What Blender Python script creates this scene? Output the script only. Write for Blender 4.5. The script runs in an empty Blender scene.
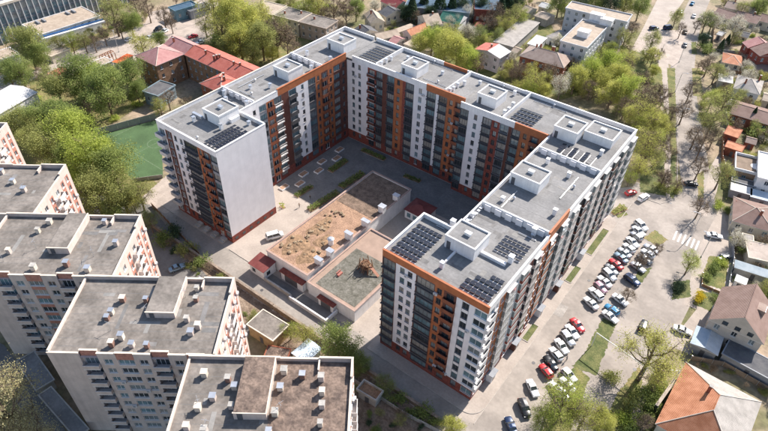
import bpy, bmesh, math, random
from mathutils import Vector, Matrix
R = math.radians
random.seed(7)

# ------------------------------------------------------------------ camera, sky, sun, exposure
PW, PH = 768.0, 431.0
FPX, PITCH, HEAD, ROLL, HC = 596.35, R(40.93), R(36.414), R(1.675), 116.0
sc = bpy.context.scene
col = sc.collection
_f = Vector((-math.sin(HEAD) * math.cos(PITCH), math.cos(HEAD) * math.cos(PITCH), -math.sin(PITCH)))
_r0 = Vector((math.cos(HEAD), math.sin(HEAD), 0))
_u0 = _r0.cross(_f)
_r = _r0 * math.cos(ROLL) + _u0 * math.sin(ROLL)
_u = -_r0 * math.sin(ROLL) + _u0 * math.cos(ROLL)
cam = bpy.data.cameras.new('camera')
cam.sensor_width = 36.0
cam.lens = FPX / PW * 36.0
cam.clip_start, cam.clip_end = 1.0, 9000.0
camo = bpy.data.objects.new('camera', cam)
camo.matrix_world = Matrix(((_r.x, _u.x, -_f.x, 0), (_r.y, _u.y, -_f.y, 0), (_r.z, _u.z, -_f.z, HC), (0, 0, 0, 1)))
col.objects.link(camo)
sc.camera = camo

SUN_AZ, SUN_EL = R(8.0), R(41.0)      # azimuth clockwise from +Y towards +X
to_sun = Vector((math.sin(SUN_AZ) * math.cos(SUN_EL), math.cos(SUN_AZ) * math.cos(SUN_EL), math.sin(SUN_EL)))
w = bpy.data.worlds.new('World'); sc.world = w; w.use_nodes = True
nt = w.node_tree
sky = nt.nodes.new('ShaderNodeTexSky'); sky.sky_type = 'NISHITA'; sky.sun_disc = False
sky.sun_elevation = SUN_EL; sky.sun_rotation = SUN_AZ
sky.air_density = 1.0; sky.dust_density = 1.0; sky.ozone_density = 1.0
bg = nt.nodes['Background']; bg.inputs['Strength'].default_value = 0.115
nt.links.new(sky.outputs[0], bg.inputs['Color'])
sl = bpy.data.lights.new('sun', 'SUN'); sl.energy = 5.0; sl.angle = R(0.6); sl.color = (1.0, 0.935, 0.865)
so = bpy.data.objects.new('sun', sl); so.rotation_euler = to_sun.to_track_quat('Z', 'Y').to_euler(); so.location = (0, 0, 200)
col.objects.link(so)
sc.view_settings.view_transform = 'Standard'; sc.view_settings.look = 'None'
sc.view_settings.gamma = 1.0; sc.view_settings.exposure = 0.88
sc.render.engine = 'CYCLES'
sc.cycles.max_bounces = 5; sc.cycles.diffuse_bounces = 3; sc.cycles.glossy_bounces = 2
sc.cycles.transmission_bounces = 2; sc.cycles.transparent_max_bounces = 4
sc.cycles.use_denoising = True

def G(x, y, z=0.0):
    """photo pixel -> point of the horizontal plane at height z"""
    c = Vector(((x - PW / 2) / FPX, -(y - PH / 2) / FPX, 1.0))
    d = _r * c.x + _u * c.y + _f * c.z
    t = (z - HC) / d.z
    return Vector((d.x * t, d.y * t, z))
def mpp(x, y):
    return (G(x, y) - Vector((0, 0, HC))).length / FPX

# ------------------------------------------------------------------ materials
MATS = {}
def mat(name, c, rough=0.8, var=0.12, scale=0.6, c2=None, bump=0.0, metal=0.0, spec=0.3, detail=4.0, fine=None):
    if name in MATS: return MATS[name]
    m = bpy.data.materials.new(name); m.use_nodes = True
    n, l = m.node_tree.nodes, m.node_tree.links
    b = n['Principled BSDF']
    b.inputs['Roughness'].default_value = rough; b.inputs['Metallic'].default_value = metal
    b.inputs['Specular IOR Level'].default_value = spec
    geo = n.new('ShaderNodeNewGeometry')
    tx = n.new('ShaderNodeTexNoise'); tx.inputs['Scale'].default_value = scale; tx.inputs['Detail'].default_value = detail
    tx.inputs['Roughness'].default_value = 0.62
    l.new(geo.outputs['Position'], tx.inputs['Vector'])
    rp = n.new('ShaderNodeValToRGB')
    a = [max(0, v * (1 - var)) for v in c] if c2 is None else c
    bb = [v * (1 + var) for v in c] if c2 is None else c2
    rp.color_ramp.elements[0].position = 0.36; rp.color_ramp.elements[0].color = (*a, 1)
    rp.color_ramp.elements[1].position = 0.64; rp.color_ramp.elements[1].color = (*bb, 1)
    l.new(tx.outputs['Fac'], rp.inputs['Fac'])
    out = rp.outputs['Color']
    if fine:                                  # (scale, strength): fine mottling on top
        t2 = n.new('ShaderNodeTexNoise'); t2.inputs['Scale'].default_value = fine[0]; t2.inputs['Detail'].default_value = 3
        if name in ('white_panel', 'white_render', 'pale_pink_panel', 'institute_panel', 'orange_cladding'):
            mp = n.new('ShaderNodeMapping'); mp.inputs['Scale'].default_value = (1, 1, .07); l.new(geo.outputs['Position'], mp.inputs['Vector']); l.new(mp.outputs[0], t2.inputs['Vector'])
        else: l.new(geo.outputs['Position'], t2.inputs['Vector'])
        mr = n.new('ShaderNodeMapRange'); mr.inputs[1].default_value = 0.3; mr.inputs[2].default_value = 0.7
        mr.inputs[3].default_value = 1 - fine[1]; mr.inputs[4].default_value = 1 + fine[1]
        l.new(t2.outputs['Fac'], mr.inputs[0])
        mx = n.new('ShaderNodeMix'); mx.data_type = 'RGBA'; mx.blend_type = 'MULTIPLY'; mx.inputs[0].default_value = 1
        l.new(out, mx.inputs[6]); l.new(mr.outputs[0], mx.inputs[7]); out = mx.outputs[2]
    l.new(out, b.inputs['Base Color'])
    if bump:
        bm = n.new('ShaderNodeBump'); bm.inputs['Strength'].default_value = bump; bm.inputs['Distance'].default_value = 0.15
        t3 = n.new('ShaderNodeTexNoise'); t3.inputs['Scale'].default_value = scale * 6; t3.inputs['Detail'].default_value = 4
        l.new(geo.outputs['Position'], t3.inputs['Vector'])
        l.new(t3.outputs['Fac'], bm.inputs['Height']); l.new(bm.outputs['Normal'], b.inputs['Normal'])
    MATS[name] = m
    return m

def leafmat(name, c, c2, trans=0.35):
    if name in MATS: return MATS[name]
    m = bpy.data.materials.new(name); m.use_nodes = True
    n, l = m.node_tree.nodes, m.node_tree.links
    b = n['Principled BSDF']; b.inputs['Roughness'].default_value = 0.7; b.inputs['Specular IOR Level'].default_value = 0.15
    at = n.new('ShaderNodeAttribute'); at.attribute_name = 'tone'
    oi = n.new('ShaderNodeObjectInfo')
    ad = n.new('ShaderNodeMath'); ad.operation = 'MULTIPLY_ADD'; ad.inputs[1].default_value = 0.35; ad.inputs[2].default_value = -0.12
    l.new(oi.outputs['Random'], ad.inputs[0])
    a2 = n.new('ShaderNodeMath'); a2.operation = 'ADD'; a2.use_clamp = True
    l.new(at.outputs['Fac'], a2.inputs[0]); l.new(ad.outputs[0], a2.inputs[1])
    mx = n.new('ShaderNodeMix'); mx.data_type = 'RGBA'; mx.inputs[6].default_value = (*c, 1); mx.inputs[7].default_value = (*c2, 1)
    l.new(a2.outputs[0], mx.inputs[0])
    l.new(mx.outputs[2], b.inputs['Base Color'])
    tr = n.new('ShaderNodeBsdfTranslucent'); l.new(mx.outputs[2], tr.inputs['Color'])
    ms = n.new('ShaderNodeMixShader'); ms.inputs[0].default_value = trans
    l.new(b.outputs[0], ms.inputs[1]); l.new(tr.outputs[0], ms.inputs[2])
    l.new(ms.outputs[0], n['Material Output'].inputs['Surface'])
    MATS[name] = m
    return m

def stripes(name, c, c2, scale, axis='X', rough=0.7, var=0.2, spec=0.3):
    """ribbed roof / tile courses: a wave along one object axis with noise"""
    if name in MATS: return MATS[name]
    m = mat(name, c, rough, var, 0.5, c2, spec=spec)
    n, l = m.node_tree.nodes, m.node_tree.links
    b = n['Principled BSDF']
    tc = n.new('ShaderNodeTexCoord')
    wv = n.new('ShaderNodeTexWave'); wv.bands_direction = axis; wv.inputs['Scale'].default_value = scale; wv.inputs['Distortion'].default_value = 0.4
    l.new(tc.outputs['Object'], wv.inputs['Vector'])
    bm = n.new('ShaderNodeBump'); bm.inputs['Strength'].default_value = 0.8; bm.inputs['Distance'].default_value = 0.12
    l.new(wv.outputs['Fac'], bm.inputs['Height']); l.new(bm.outputs['Normal'], b.inputs['Normal'])
    return m

WHITE = mat('white_panel', (0.73, 0.70, 0.70), 0.7, 0.04, 0.4, fine=(0.9, 0.03))
WHITE2 = mat('white_render', (0.74, 0.72, 0.71), 0.75, 0.08, 0.5, fine=(3, 0.06))
ORANGE = mat('orange_cladding', (0.37, 0.125, 0.052), 0.6, 0.12, 0.8)
BROWN = mat('brown_cladding', (0.12, 0.048, 0.036), 0.65, 0.15, 0.8)
MAROON = mat('maroon_brick', (0.22, 0.062, 0.045), 0.85, 0.2, 1.5, fine=(6, 0.2))
DARK = mat('dark_panel', (0.10, 0.10, 0.108), 0.5, 0.15, 1.0)
GREYP = mat('grey_panel', (0.25, 0.26, 0.28), 0.6, 0.1, 1.0)
FRAME = mat('window_frame_white', (0.72, 0.72, 0.72), 0.5, 0.03)
FRAMED = mat('window_frame_dark', (0.10, 0.09, 0.09), 0.5, 0.05)
GL = [mat('glass_dark', (0.035, 0.043, 0.05), 0.08, 0.2, 0.3, spec=0.8),
      mat('glass_blue', (0.13, 0.205, 0.23), 0.1, 0.3, 0.3, spec=0.8),
      mat('glass_curtain', (0.30, 0.28, 0.25), 0.25, 0.15, 2.0, spec=0.7),
      mat('glass_grey', (0.17, 0.195, 0.20), 0.12, 0.3, 0.4, spec=0.8)]
RAILD = mat('railing_dark', (0.085, 0.08, 0.082), 0.5, 0.1)
RAILW = mat('railing_white', (0.60, 0.575, 0.56), 0.5, 0.06)
SLAB = mat('balcony_slab', (0.62, 0.60, 0.58), 0.8, 0.08)
ROOFG = mat('roof_membrane_grey', (0.205, 0.20, 0.195), 0.9, 0.16, 0.18, fine=(1.8, 0.12), bump=0.1)
ROOFO = mat('roof_felt_old', (0.178, 0.157, 0.138), 0.95, 0.3, 0.2, fine=(1.4, 0.18), bump=0.2)
ROOFB = mat('roof_felt_brown', (0.095, 0.07, 0.058), 0.95, 0.1, 0.5, c2=(0.22, 0.16, 0.125), fine=(2.2, 0.3), bump=0.3)
STEEL = mat('galvanised_steel', (0.55, 0.56, 0.58), 0.4, 0.1, 1.0, metal=0.7)
SOLAR = mat('solar_cell', (0.016, 0.019, 0.03), 0.3, 0.2, 2.0, spec=0.14)
PINK = mat('pale_pink_panel', (0.52, 0.43, 0.38), 0.85, 0.08, 0.5, fine=(1.2, 0.08))
SALMON = mat('orange_red_panel', (0.41, 0.19, 0.14), 0.85, 0.15, 0.9, fine=(2, 0.15))
BEIGE = mat('beige_coping', (0.60, 0.52, 0.43), 0.85, 0.12, 0.8)
BRICKR = mat('red_brick_wall', (0.26, 0.09, 0.055), 0.9, 0.2, 1.2, fine=(5, 0.2))
CREAM = mat('cream_render', (0.60, 0.53, 0.42), 0.85, 0.1, 0.7)
CONC = mat('concrete', (0.36, 0.34, 0.31), 0.9, 0.15, 0.5, fine=(3, 0.12))
RUST = mat('rusty_metal', (0.25, 0.11, 0.06), 0.8, 0.3, 3.0)
DIRT = mat('soil', (0.31, 0.195, 0.13), 0.95, 0.2, 0.5, fine=(4, 0.3), bump=0.6)
STONE = mat('stone', (0.27, 0.20, 0.13), 0.9, 0.3, 1.5)
BARK = mat('bark', (0.17, 0.125, 0.09), 0.95, 0.25, 3.0)
RUBBER = mat('tyre_rubber', (0.02, 0.02, 0.02), 0.85, 0.1)
WOOD = mat('weathered_wood', (0.25, 0.15, 0.09), 0.85, 0.25, 3.0)
BLUEP = mat('blue_paint', (0.06, 0.18, 0.42), 0.6, 0.15, 1.0)

# ------------------------------------------------------------------ mesh helpers
class MB:
    def __init__(s): s.v = []; s.f = []; s.m = []; s.mats = []
    def mi(s, m):
        if m not in s.mats: s.mats.append(m)
        return s.mats.index(m)
    def face(s, pts, m):
        i = len(s.v); s.v += [tuple(p) for p in pts]; s.f.append(tuple(range(i, i + len(pts)))); s.m.append(s.mi(m))
    def box(s, a, b, m, top=None, M=None):
        x0, y0, z0 = a; x1, y1, z1 = b
        P = [Vector(p) for p in ((x0, y0, z0), (x1, y0, z0), (x1, y1, z0), (x0, y1, z0), (x0, y0, z1), (x1, y0, z1), (x1, y1, z1), (x0, y1, z1))]
        if M is not None: P = [M @ p for p in P]
        i = len(s.v); s.v += [tuple(p) for p in P]
        k = s.mi(m); kt = s.mi(top) if top else k
        for q, mm in (((0, 3, 2, 1), k), ((4, 5, 6, 7), kt), ((0, 1, 5, 4), k), ((1, 2, 6, 5), k), ((2, 3, 7, 6), k), ((3, 0, 4, 7), k)):
            s.f.append(tuple(i + j for j in q)); s.m.append(mm)
    def tube(s, pts, rad, m, n=6, cap=True):
        """tapered tube through points with radii"""
        rings = []
        for k, p in enumerate(pts):
            p = Vector(p)
            d = (Vector(pts[min(k + 1, len(pts) - 1)]) - Vector(pts[max(k - 1, 0)])).normalized()
            a = d.orthogonal().normalized(); b = d.cross(a)
            i = len(s.v)
            for j in range(n):
                t = 2 * math.pi * j / n
                s.v.append(tuple(p + (a * math.cos(t) + b * math.sin(t)) * rad[k]))
            rings.append(i)
        k = s.mi(m)
        for q in range(len(rings) - 1):
            for j in range(n):
                s.f.append((rings[q] + j, rings[q] + (j + 1) % n, rings[q + 1] + (j + 1) % n, rings[q + 1] + j)); s.m.append(k)
        if cap:
            s.f.append(tuple(rings[-1] + j for j in range(n))); s.m.append(k)
            s.f.append(tuple(rings[0] + j for j in reversed(range(n)))); s.m.append(k)
    def prism(s, poly, z0, z1, m, top=None):
        """vertical prism over a counter-clockwise polygon"""
        n = len(poly); i = len(s.v)
        s.v += [(p[0], p[1], z0) for p in poly] + [(p[0], p[1], z1) for p in poly]
        k = s.mi(m); kt = s.mi(top) if top else k
        for j in range(n):
            s.f.append((i + j, i + (j + 1) % n, i + n + (j + 1) % n, i + n + j)); s.m.append(k)
        s.f.append(tuple(i + n + j for j in range(n))); s.m.append(kt)
        s.f.append(tuple(i + j for j in reversed(range(n)))); s.m.append(k)
    def mesh(s, name, off=None, smooth=False):
        me = bpy.data.meshes.new(name)
        v = s.v if off is None else [(p[0] - off[0], p[1] - off[1], p[2] - off[2]) for p in s.v]
        me.from_pydata(v, [], s.f)
        for m in s.mats: me.materials.append(m)
        me.polygons.foreach_set('material_index', s.m)
        if smooth: me.polygons.foreach_set('use_smooth', [True] * len(s.f))
        me.update()
        return me
    def build(s, name, parent=None, off=None, smooth=False):
        if off is None and parent is not None: off = OFF.get(parent.name, None)
        return link(name, s.mesh(name, off, smooth), parent)
OFF = {}
def link(name, me, parent=None, loc=None, rz=None):
    o = bpy.data.objects.new(name, me); col.objects.link(o)
    if parent is not None: o.parent = parent
    if loc is not None: o.location = loc
    if rz is not None: o.rotation_euler = (0, 0, rz)
    return o
def tag(o, label, cat, group=None):
    o['label'] = label; o['category'] = cat
    if group: o['group'] = group
    return o
def thing(name, label, cat, loc=(0, 0, 0), rz=0.0, group=None, world=False):
    o = link(name, None, None, loc, rz); tag(o, label, cat, group); o.empty_display_size = 0.5
    if world: OFF[o.name] = Vector(loc)     # parts are modelled in world coordinates and shifted to the base
    return o
def structure(o): o['kind'] = 'structure'; return o
ORD = ['first', 'second', 'third', 'fourth', 'fifth', 'sixth', 'seventh', 'eighth', 'ninth', 'tenth', 'eleventh', 'twelfth', 'thirteenth',
       'fourteenth', 'fifteenth', 'sixteenth', 'seventeenth', 'eighteenth', 'nineteenth', 'twentieth', 'twenty-first', 'twenty-second',
       'twenty-third', 'twenty-fourth', 'twenty-fifth', 'twenty-sixth', 'twenty-seventh', 'twenty-eighth', 'twenty-ninth', 'thirtieth']

# ------------------------------------------------------------------ ground, roads, lawns
ASPH = mat('asphalt_dusty', (0.30, 0.262, 0.228), 0.92, 0.18, 0.12, fine=(1.1, 0.08))
ASPHD = mat('asphalt_grey', (0.155, 0.145, 0.135), 0.92, 0.15, 0.2, fine=(1.5, 0.1))
PAVE = mat('paving_beige', (0.36, 0.308, 0.265), 0.9, 0.1, 0.2, fine=(2.0, 0.08))
PAVEP = mat('paving_pinkish', (0.375, 0.315, 0.27), 0.9, 0.14, 0.3, fine=(2.0, 0.08))
EARTH = mat('bare_earth', (0.27, 0.205, 0.145), 0.95, 0.2, 0.15, c2=(0.36, 0.29, 0.215), fine=(1.5, 0.15), bump=0.3)
GRASS = mat('grass', (0.085, 0.105, 0.03), 0.95, 0.2, 0.3, c2=(0.20, 0.18, 0.07), fine=(2.5, 0.3), bump=0.5)
GRASSD = mat('dry_grass', (0.24, 0.19, 0.085), 0.95, 0.2, 0.35, c2=(0.14, 0.15, 0.05), fine=(2.5, 0.3), bump=0.5)
LUSH = mat('lush_grass', (0.07, 0.09, 0.03), 0.95, 0.2, 0.5, c2=(0.15, 0.15, 0.06), fine=(3, 0.25), bump=0.5)
GROUND = mat('ground_mixed', (0.11, 0.115, 0.045), 0.95, 0.2, 0.045, c2=(0.33, 0.25, 0.18), fine=(0.8, 0.25), bump=0.3, detail=6)
PAINT = mat('road_paint', (0.62, 0.58, 0.54), 0.8, 0.2, 2.0)
KERB = mat('kerb_stone', (0.36, 0.32, 0.28), 0.9, 0.12, 0.8)

g = MB(); S = 2500
N = 24
for i in range(N):
    for j in range(N):
        def gp(k): 
            t = k / N * 2 - 1
            return S * t * abs(t) ** 1.2
        g.face([(gp(i), gp(j), 0), (gp(i + 1), gp(j), 0), (gp(i + 1), gp(j + 1), 0), (gp(i), gp(j + 1), 0)], GROUND)
structure(g.build('ground'))
_lay = [0]
POLYS = []
RAGGED = {'lawn', 'garden', 'wood_floor', 'dirt_strip', 'flower_plot', 'bank', 'office_lawn', 'sand_patch', 'dirt_yard'}
def sheet(name, pts, m, z=None, px=True):
    _lay[0] += 1
    if z is None: z = 0.008 + 0.0014 * _lay[0]
    P = [G(*p) for p in pts] if px else [Vector((*p, 0)) for p in pts]
    POLYS.append((name, [(p.x, p.y) for p in P]))
    if name in RAGGED:
        r = random.Random(len(POLYS)); Q = []
        for i in range(len(P)):
            a_, c_ = P[i], P[(i + 1) % len(P)]; k = max(1, int((c_ - a_).length / .45)); nn = (c_ - a_).normalized(); nn = Vector((-nn.y, nn.x, 0)); amp = min(.22, (c_ - a_).length * .06)
            Q += [a_.lerp(c_, j / k) + nn * r.uniform(-amp, amp) for j in range(k)]
        P = Q
    ar = sum(P[i].x * P[(i + 1) % len(P)].y - P[(i + 1) % len(P)].x * P[i].y for i in range(len(P)))
    if ar < 0: P.reverse()
    b = MB(); b.face([(p.x, p.y, z) for p in P], m)
    return structure(b.build(name)), z
def strip(name, pts, width, m, z=None, px=True):
    """ribbon of constant width along a polyline"""
    P = [G(*p) for p in pts] if px else [Vector((*p, 0)) for p in pts]
    L, Rr = [], []
    for i, p in enumerate(P):
        d = (P[min(i + 1, len(P) - 1)] - P[max(i - 1, 0)]); d.z = 0; d.normalize()
        n = Vector((-d.y, d.x, 0)) * width / 2
        L.append(p + n); Rr.append(p - n)
    _lay[0] += 1
    if z is None: z = 0.008 + 0.0014 * _lay[0]
    b = MB()
    for i in range(len(P) - 1):
        b.face([(q.x, q.y, z) for q in (Rr[i], Rr[i + 1], L[i + 1], L[i])], m)
    return structure(b.build(name)), z
def kerb(pts, px=True, wd=0.22, h=0.13, m=None, closed=False):
    P = [G(*p) for p in pts] if px else [Vector((*p, 0)) for p in pts]
    if closed: P = P + [P[0]]
    b = MB()
    for i in range(len(P) - 1):
        d = P[i + 1] - P[i]; L = d.length
        if L < 0.05: continue
        M = Matrix.Translation((P[i].x, P[i].y, 0)) @ Matrix.Rotation(math.atan2(d.y, d.x), 4, 'Z')
        b.box((0.003 * i, -wd / 2, -0.1), (L - 0.004, wd / 2, h + 0.002 * (i % 3)), m or KERB, M=M)
    return structure(b.build('kerb'))

# plots of open ground first, roads over them
sheet('dirt_yard', [(-160, -30), (-20, -30), (-20, 12), (-160, 12)], EARTH, px=False)
sheet('courtyard', [(-131, 60), (-18, 60), (-18, 152), (-131, 152)], PAVE, px=False)
sheet('courtyard_shade_sheet', [(-114.8, 98), (-91.6, 98), (-91.6, 118), (-76, 118), (-52.5, 118), (-44.2, 100), (-44.2, 133), (-114.8, 133)], mat('shade_darkened_paving', (0.18, 0.172, 0.165), .92, .15, .25, fine=(1.5, .12)), px=False)  # darker grey paving deepens the back wing's shadow through its colour
sheet('alley_road', [(-134, 62), (-27, 62), (-27, 69.3), (-134, 69.3)], mat('alley_asphalt', (0.27, 0.24, 0.21), .92, .15, .15, fine=(1.5, .1)), px=False)
sheet('service_road', [(-26.2, 40), (-17.8, 40), (-17.8, 172), (-26.2, 172)], ASPH, px=False)
sheet('pavement', [(-27.2, 66), (-23.4, 66), (-23.4, 160), (-27.2, 160)], PAVE, px=False)
kerb([(-23.4, 66), (-23.4, 110)], px=False, wd=.18, h=.1, m=KERB); kerb([(-23.4, 112), (-23.4, 160)], px=False, wd=.18, h=.1, m=KERB)
sheet('parking_lot', [(-17.8, 40), (-5, 40), (-5, 172), (-17.8, 172)], ASPH, px=False)
sheet('road', [(-5.0, 30), (3.2, 30), (3.2, 176), (-5.0, 176)], ASPH, px=False)
sheet('junction', [(600, 190), (640, 186), (668, 196), (705, 176), (718, 215), (716, 262), (690, 275), (655, 262), (620, 230)], ASPH)
strip('avenue', [(700, 214), (697, 185), (690, 140), (685, 105), (682, 72), (685, 45), (693, 15), (704, -10), (716, -45)], 9.5, ASPH)
strip('avenue_footpath', [(669, 196), (669, 150), (667, 110), (664, 72), (662, 50)], 4.2, PAVE)
sheet('side_street', [(640, 60), (662, 30), (680, 6), (705, -30), (725, -60), (690, -60), (660, -6), (642, 30), (630, 52)], PAVE)
sheet('side_yard', [(630, 52), (642, 30), (690, 30), (676, 68), (655, 56)], PAVEP)
strip('footpath', [(701, 215), (711, 190), (716, 168), (722, 158)], 3.4, PAVE)
sheet('house_forecourt', [(683, 305), (700, 245), (722, 205), (733, 250), (735, 285), (706, 312)], PAVE)
sheet('front_path', [(668, 345), (700, 305), (712, 312), (703, 334), (690, 355)], PAVE)
sheet('track', [(610, 460), (625, 405), (642, 372), (655, 372), (648, 395), (635, 440), (630, 470)], PAVEP)
# lawns and verges
sheet('lawn', [(640, 192), (640, 172), (664, 160), (666, 196), (655, 194)], LUSH)
sheet('lawn', [(669.5, 196), (671, 150), (676, 150), (676, 192), (673, 199)], LUSH)
sheet('lawn', [(670, 150), (669, 108), (667, 68), (675, 68), (676, 110), (676, 150)], GRASS)
sheet('lawn', [(693, 96), (692, 68), (700, 68), (703, 96)], GRASSD)
sheet('lawn', [(698, 200), (697, 175), (704, 170), (704, 198)], GRASSD)
sheet('lawn', [(692, 54), (691, 42), (696, 42), (697, 54)], GRASS)
sheet('lawn', [(702, 54), (701, 43), (712, 40), (713, 54)], LUSH)
sheet('lawn', [(640, 96), (606, 70), (626, 48), (655, 58), (662, 72), (664, 108)], GRASS)
sheet('lawn', [(702, 275), (709, 256), (730, 258), (724, 290), (702, 284)], GRASS)
sheet('flower_plot', [(693, 304), (700, 291), (724, 296), (711, 312)], LUSH)
sheet('lawn', [(672, 300), (674, 282), (690, 280), (691, 297)], LUSH)
sheet('lawn', [(585, 352), (603, 318), (616, 324), (596, 376), (572, 366)], LUSH)
sheet('lawn', [(540, 440), (556, 386), (575, 366), (590, 378), (566, 440)], GRASS)
sheet('lawn', [(600, 440), (616, 395), (640, 365), (642, 384), (622, 440)], GRASSD)
sheet('lawn', [(638, 440), (648, 392), (662, 370), (668, 384), (656, 420), (655, 440)], GRASS)
sheet('lawn', [(632, 280), (640, 270), (652, 268), (640, 285)], LUSH)
sheet('lawn', [(643, 238), (655, 230), (668, 240), (658, 246)], GRASSD)
for q in ([(-26.0, 130.5), (-24.0, 130.5), (-24.0, 143.5), (-26.0, 143.5)], [(-26.0, 117), (-24.2, 117), (-24.2, 124), (-26, 124)], [(-26.0, 92.5), (-24.3, 92.5), (-24.3, 98.5), (-26.0, 98.5)]):
    _, zz = sheet('verge', q, LUSH, px=False)
    kerb(q, px=False, closed=True)
sheet('verge', [(613, 212), (620, 203), (628, 215), (618, 218)], GRASS)
for q in ([(-105.5, 96), (-100, 96), (-99, 106), (-105, 109)],):
    pass
# rear gardens and woods
sheet('wood_floor', [(-10, 120), (60, 100), (110, 125), (150, 175), (170, 200), (120, 235), (60, 215), (-10, 150)], GRASSD)
sheet('dirt_strip', [(-131, 61.4), (-30, 61.4), (-30, 34), (-52, 44), (-72, 54), (-95, 52), (-131, 55)], mat('dark_earth', (0.15, 0.105, 0.075), .95, .2, .4, c2=(0.25, 0.19, 0.14), fine=(2, .3), bump=.6), px=False)
sheet('sand_patch', [(139, 200), (166, 176), (186, 208), (164, 214)], PAVEP)
sheet('old_yard', [(70, 190), (150, 205), (250, 330), (235, 380), (140, 290)], ASPHD)
sheet('garden', [(410, 40), (470, 25), (545, 15), (560, 40), (600, 90), (560, 100), (480, 75), (440, 62)], GRASS)
sheet('garden', [(195, 0), (290, 20), (330, 40), (260, 75), (220, 60)], GRASSD)
sheet('garden', [(30, 80), (130, 60), (150, 100), (105, 128), (30, 130)], GRASSD)
# street behind the school
strip('old_street', [(-60, 108), (0, 84), (60, 61), (120, 41), (170, 20), (205, 4), (240, -14)], 13, PAVE)
sheet('market_yard', [(88, 62), (140, 34), (150, 12), (210, 0), (215, 38), (180, 48), (150, 62), (110, 72)], PAVEP)
sheet('office_lawn', [(20, 66), (52, 52), (104, 26), (112, 32), (70, 54), (28, 74)], GRASSD)
sheet('bank', [(-30, 380), (4, 378), (26, 402), (48, 445), (-30, 470)], GRASSD)
sheet('back_lane', [(-30, 330), (4, 345), (60, 420), (75, 450), (40, 450), (4, 378), (-30, 372)], ASPHD)

# pitch
pq = [(96, 136), (161, 119), (163, 176), (132, 180)]
_, pz = sheet('football_pitch', pq, mat('artificial_turf', (0.068, 0.118, 0.05), 0.9, 0.15, 0.12, fine=(2, 0.1)))
PLINE = mat('turf_line', (0.115, 0.165, 0.09), .9, .25, 1.5)
b = MB(); z = pz + 0.004
x0, x1, y0, y1 = -177, -148, 80.5, 96.5
def ln(xa, ya, xb, yb, w=0.14):
    b.box((min(xa, xb) - w, min(ya, yb) - w, z - 0.003), (max(xa, xb) + w, max(ya, yb) + w, z + 0.004), PLINE)
ln(x0, y0, x1, y0); ln(x0, y1, x1, y1); ln((x0 + x1) / 2, y0 + .3, (x0 + x1) / 2, y1 - .3)
ln(x0, y0 + .3, x0, y1 - .3); ln(x1, y0 + .3, x1, y1 - .3)
for k in range(24):
    t, t2 = k / 24 * 2 * math.pi, (k + 1) / 24 * 2 * math.pi; cx, cy = (x0 + x1) / 2, (y0 + y1) / 2
    b.face([(cx + r * math.cos(a), cy + r * math.sin(a), z + 0.006) for r, a in ((2.6, t), (2.9, t), (2.9, t2), (2.6, t2))], PLINE)
structure(b.build('pitch_marking'))

# zebra crossing: each bar its own piece
for k in range(6):
    a = G(677.0 + k * 4.4, 231.0 + k * 2.0); c = G(673.2 + k * 4.4, 240.0 + k * 2.0)
    p0, p1 = (a, c)
    d = (p1 - p0); d.z = 0; d.normalize(); n = Vector((-d.y, d.x, 0)) * 0.26
    bb = MB(); bb.face([(*(q.xy), 0.04) for q in (p0 + n, p0 - n, p1 - n, p1 + n)], PAINT); o = structure(bb.build('crossing_bar'))
# parking kerbs
pass
arc_ = [(-27.0 + 3.4 * math.sin(t_), 70.6 - 3.4 * math.cos(t_)) for t_ in [math.pi / 2 * k_ / 8 for k_ in range(9)]]
sheet('pavement', [(-53.5, 67.2)] + arc_ + [(-27.3, 70.7), (-53.5, 70.7)], PAVE, px=False)
kerb([(-53.5, 67.2)] + arc_, px=False, wd=.2, h=.12)
kerb([(669.2, 199), (668.5, 150), (666, 108)]); kerb([(677, 195), (677.5, 150), (677, 110)])
kerb([(607, 188), (640, 197), (660, 204), (672, 200)])
kerb([(-134, 69.4), (-128, 69.4)], px=False); kerb([(-104, 69.4), (-96, 69.4)], px=False)
wr = random.Random(17)
WM = [mat('asphalt_patch_dark', (0.225, 0.20, 0.18), .9, .15, .5, fine=(2, .12)), mat('asphalt_patch_pale', (0.315, 0.285, 0.255), .9, .12, .5, fine=(2, .12)), mat('asphalt_patch_mid', (0.255, 0.23, 0.205), .9, .15, .5, fine=(2, .12))]
for k in range(34):
    if k < 20: x, y = wr.uniform(-23, 2.5), wr.uniform(66, 172)
    elif k < 27: q = G(wr.uniform(682, 700), wr.uniform(60, 205)); x, y = q.x, q.y
    else: continue
    a_, c_ = wr.uniform(.5, 1.4), wr.uniform(1.2, 5.5)
    if any(nm_ in ('lawn', 'verge', 'flower_plot') and min((Vector(v_) - Vector((x, y))).length for v_ in P_) < 7 for nm_, P_ in POLYS): continue
    n_ = 20; ph_ = wr.uniform(0, 6)
    pts_ = [(x + a_ * (1 + .05 * math.sin(5 * t_ + ph_)) * math.copysign(abs(math.cos(t_)) ** .25, math.cos(t_)), y + c_ * (1 + .04 * math.cos(4 * t_ + ph_)) * math.copysign(abs(math.sin(t_)) ** .25, math.sin(t_))) for t_ in [2 * math.pi * (i + .5) / n_ for i in range(n_)]]
    sheet('asphalt_patch', pts_, wr.choice(WM), px=False, z=.0265 + .0003 * k)
for (x, y) in ((-20.5, 88), (-20.8, 121), (-1.2, 101), (-1.6, 132), (-14, 168), (-99, 82), (-86, 64.5), (-60, 65.5)):
    q = MB(); q.tube([(x, y, .0), (x, y, .042)], [.42, .42], MATS['railing_dark'] if 'railing_dark' in MATS else KERB, 14); structure(q.build('manhole_cover'))

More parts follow.
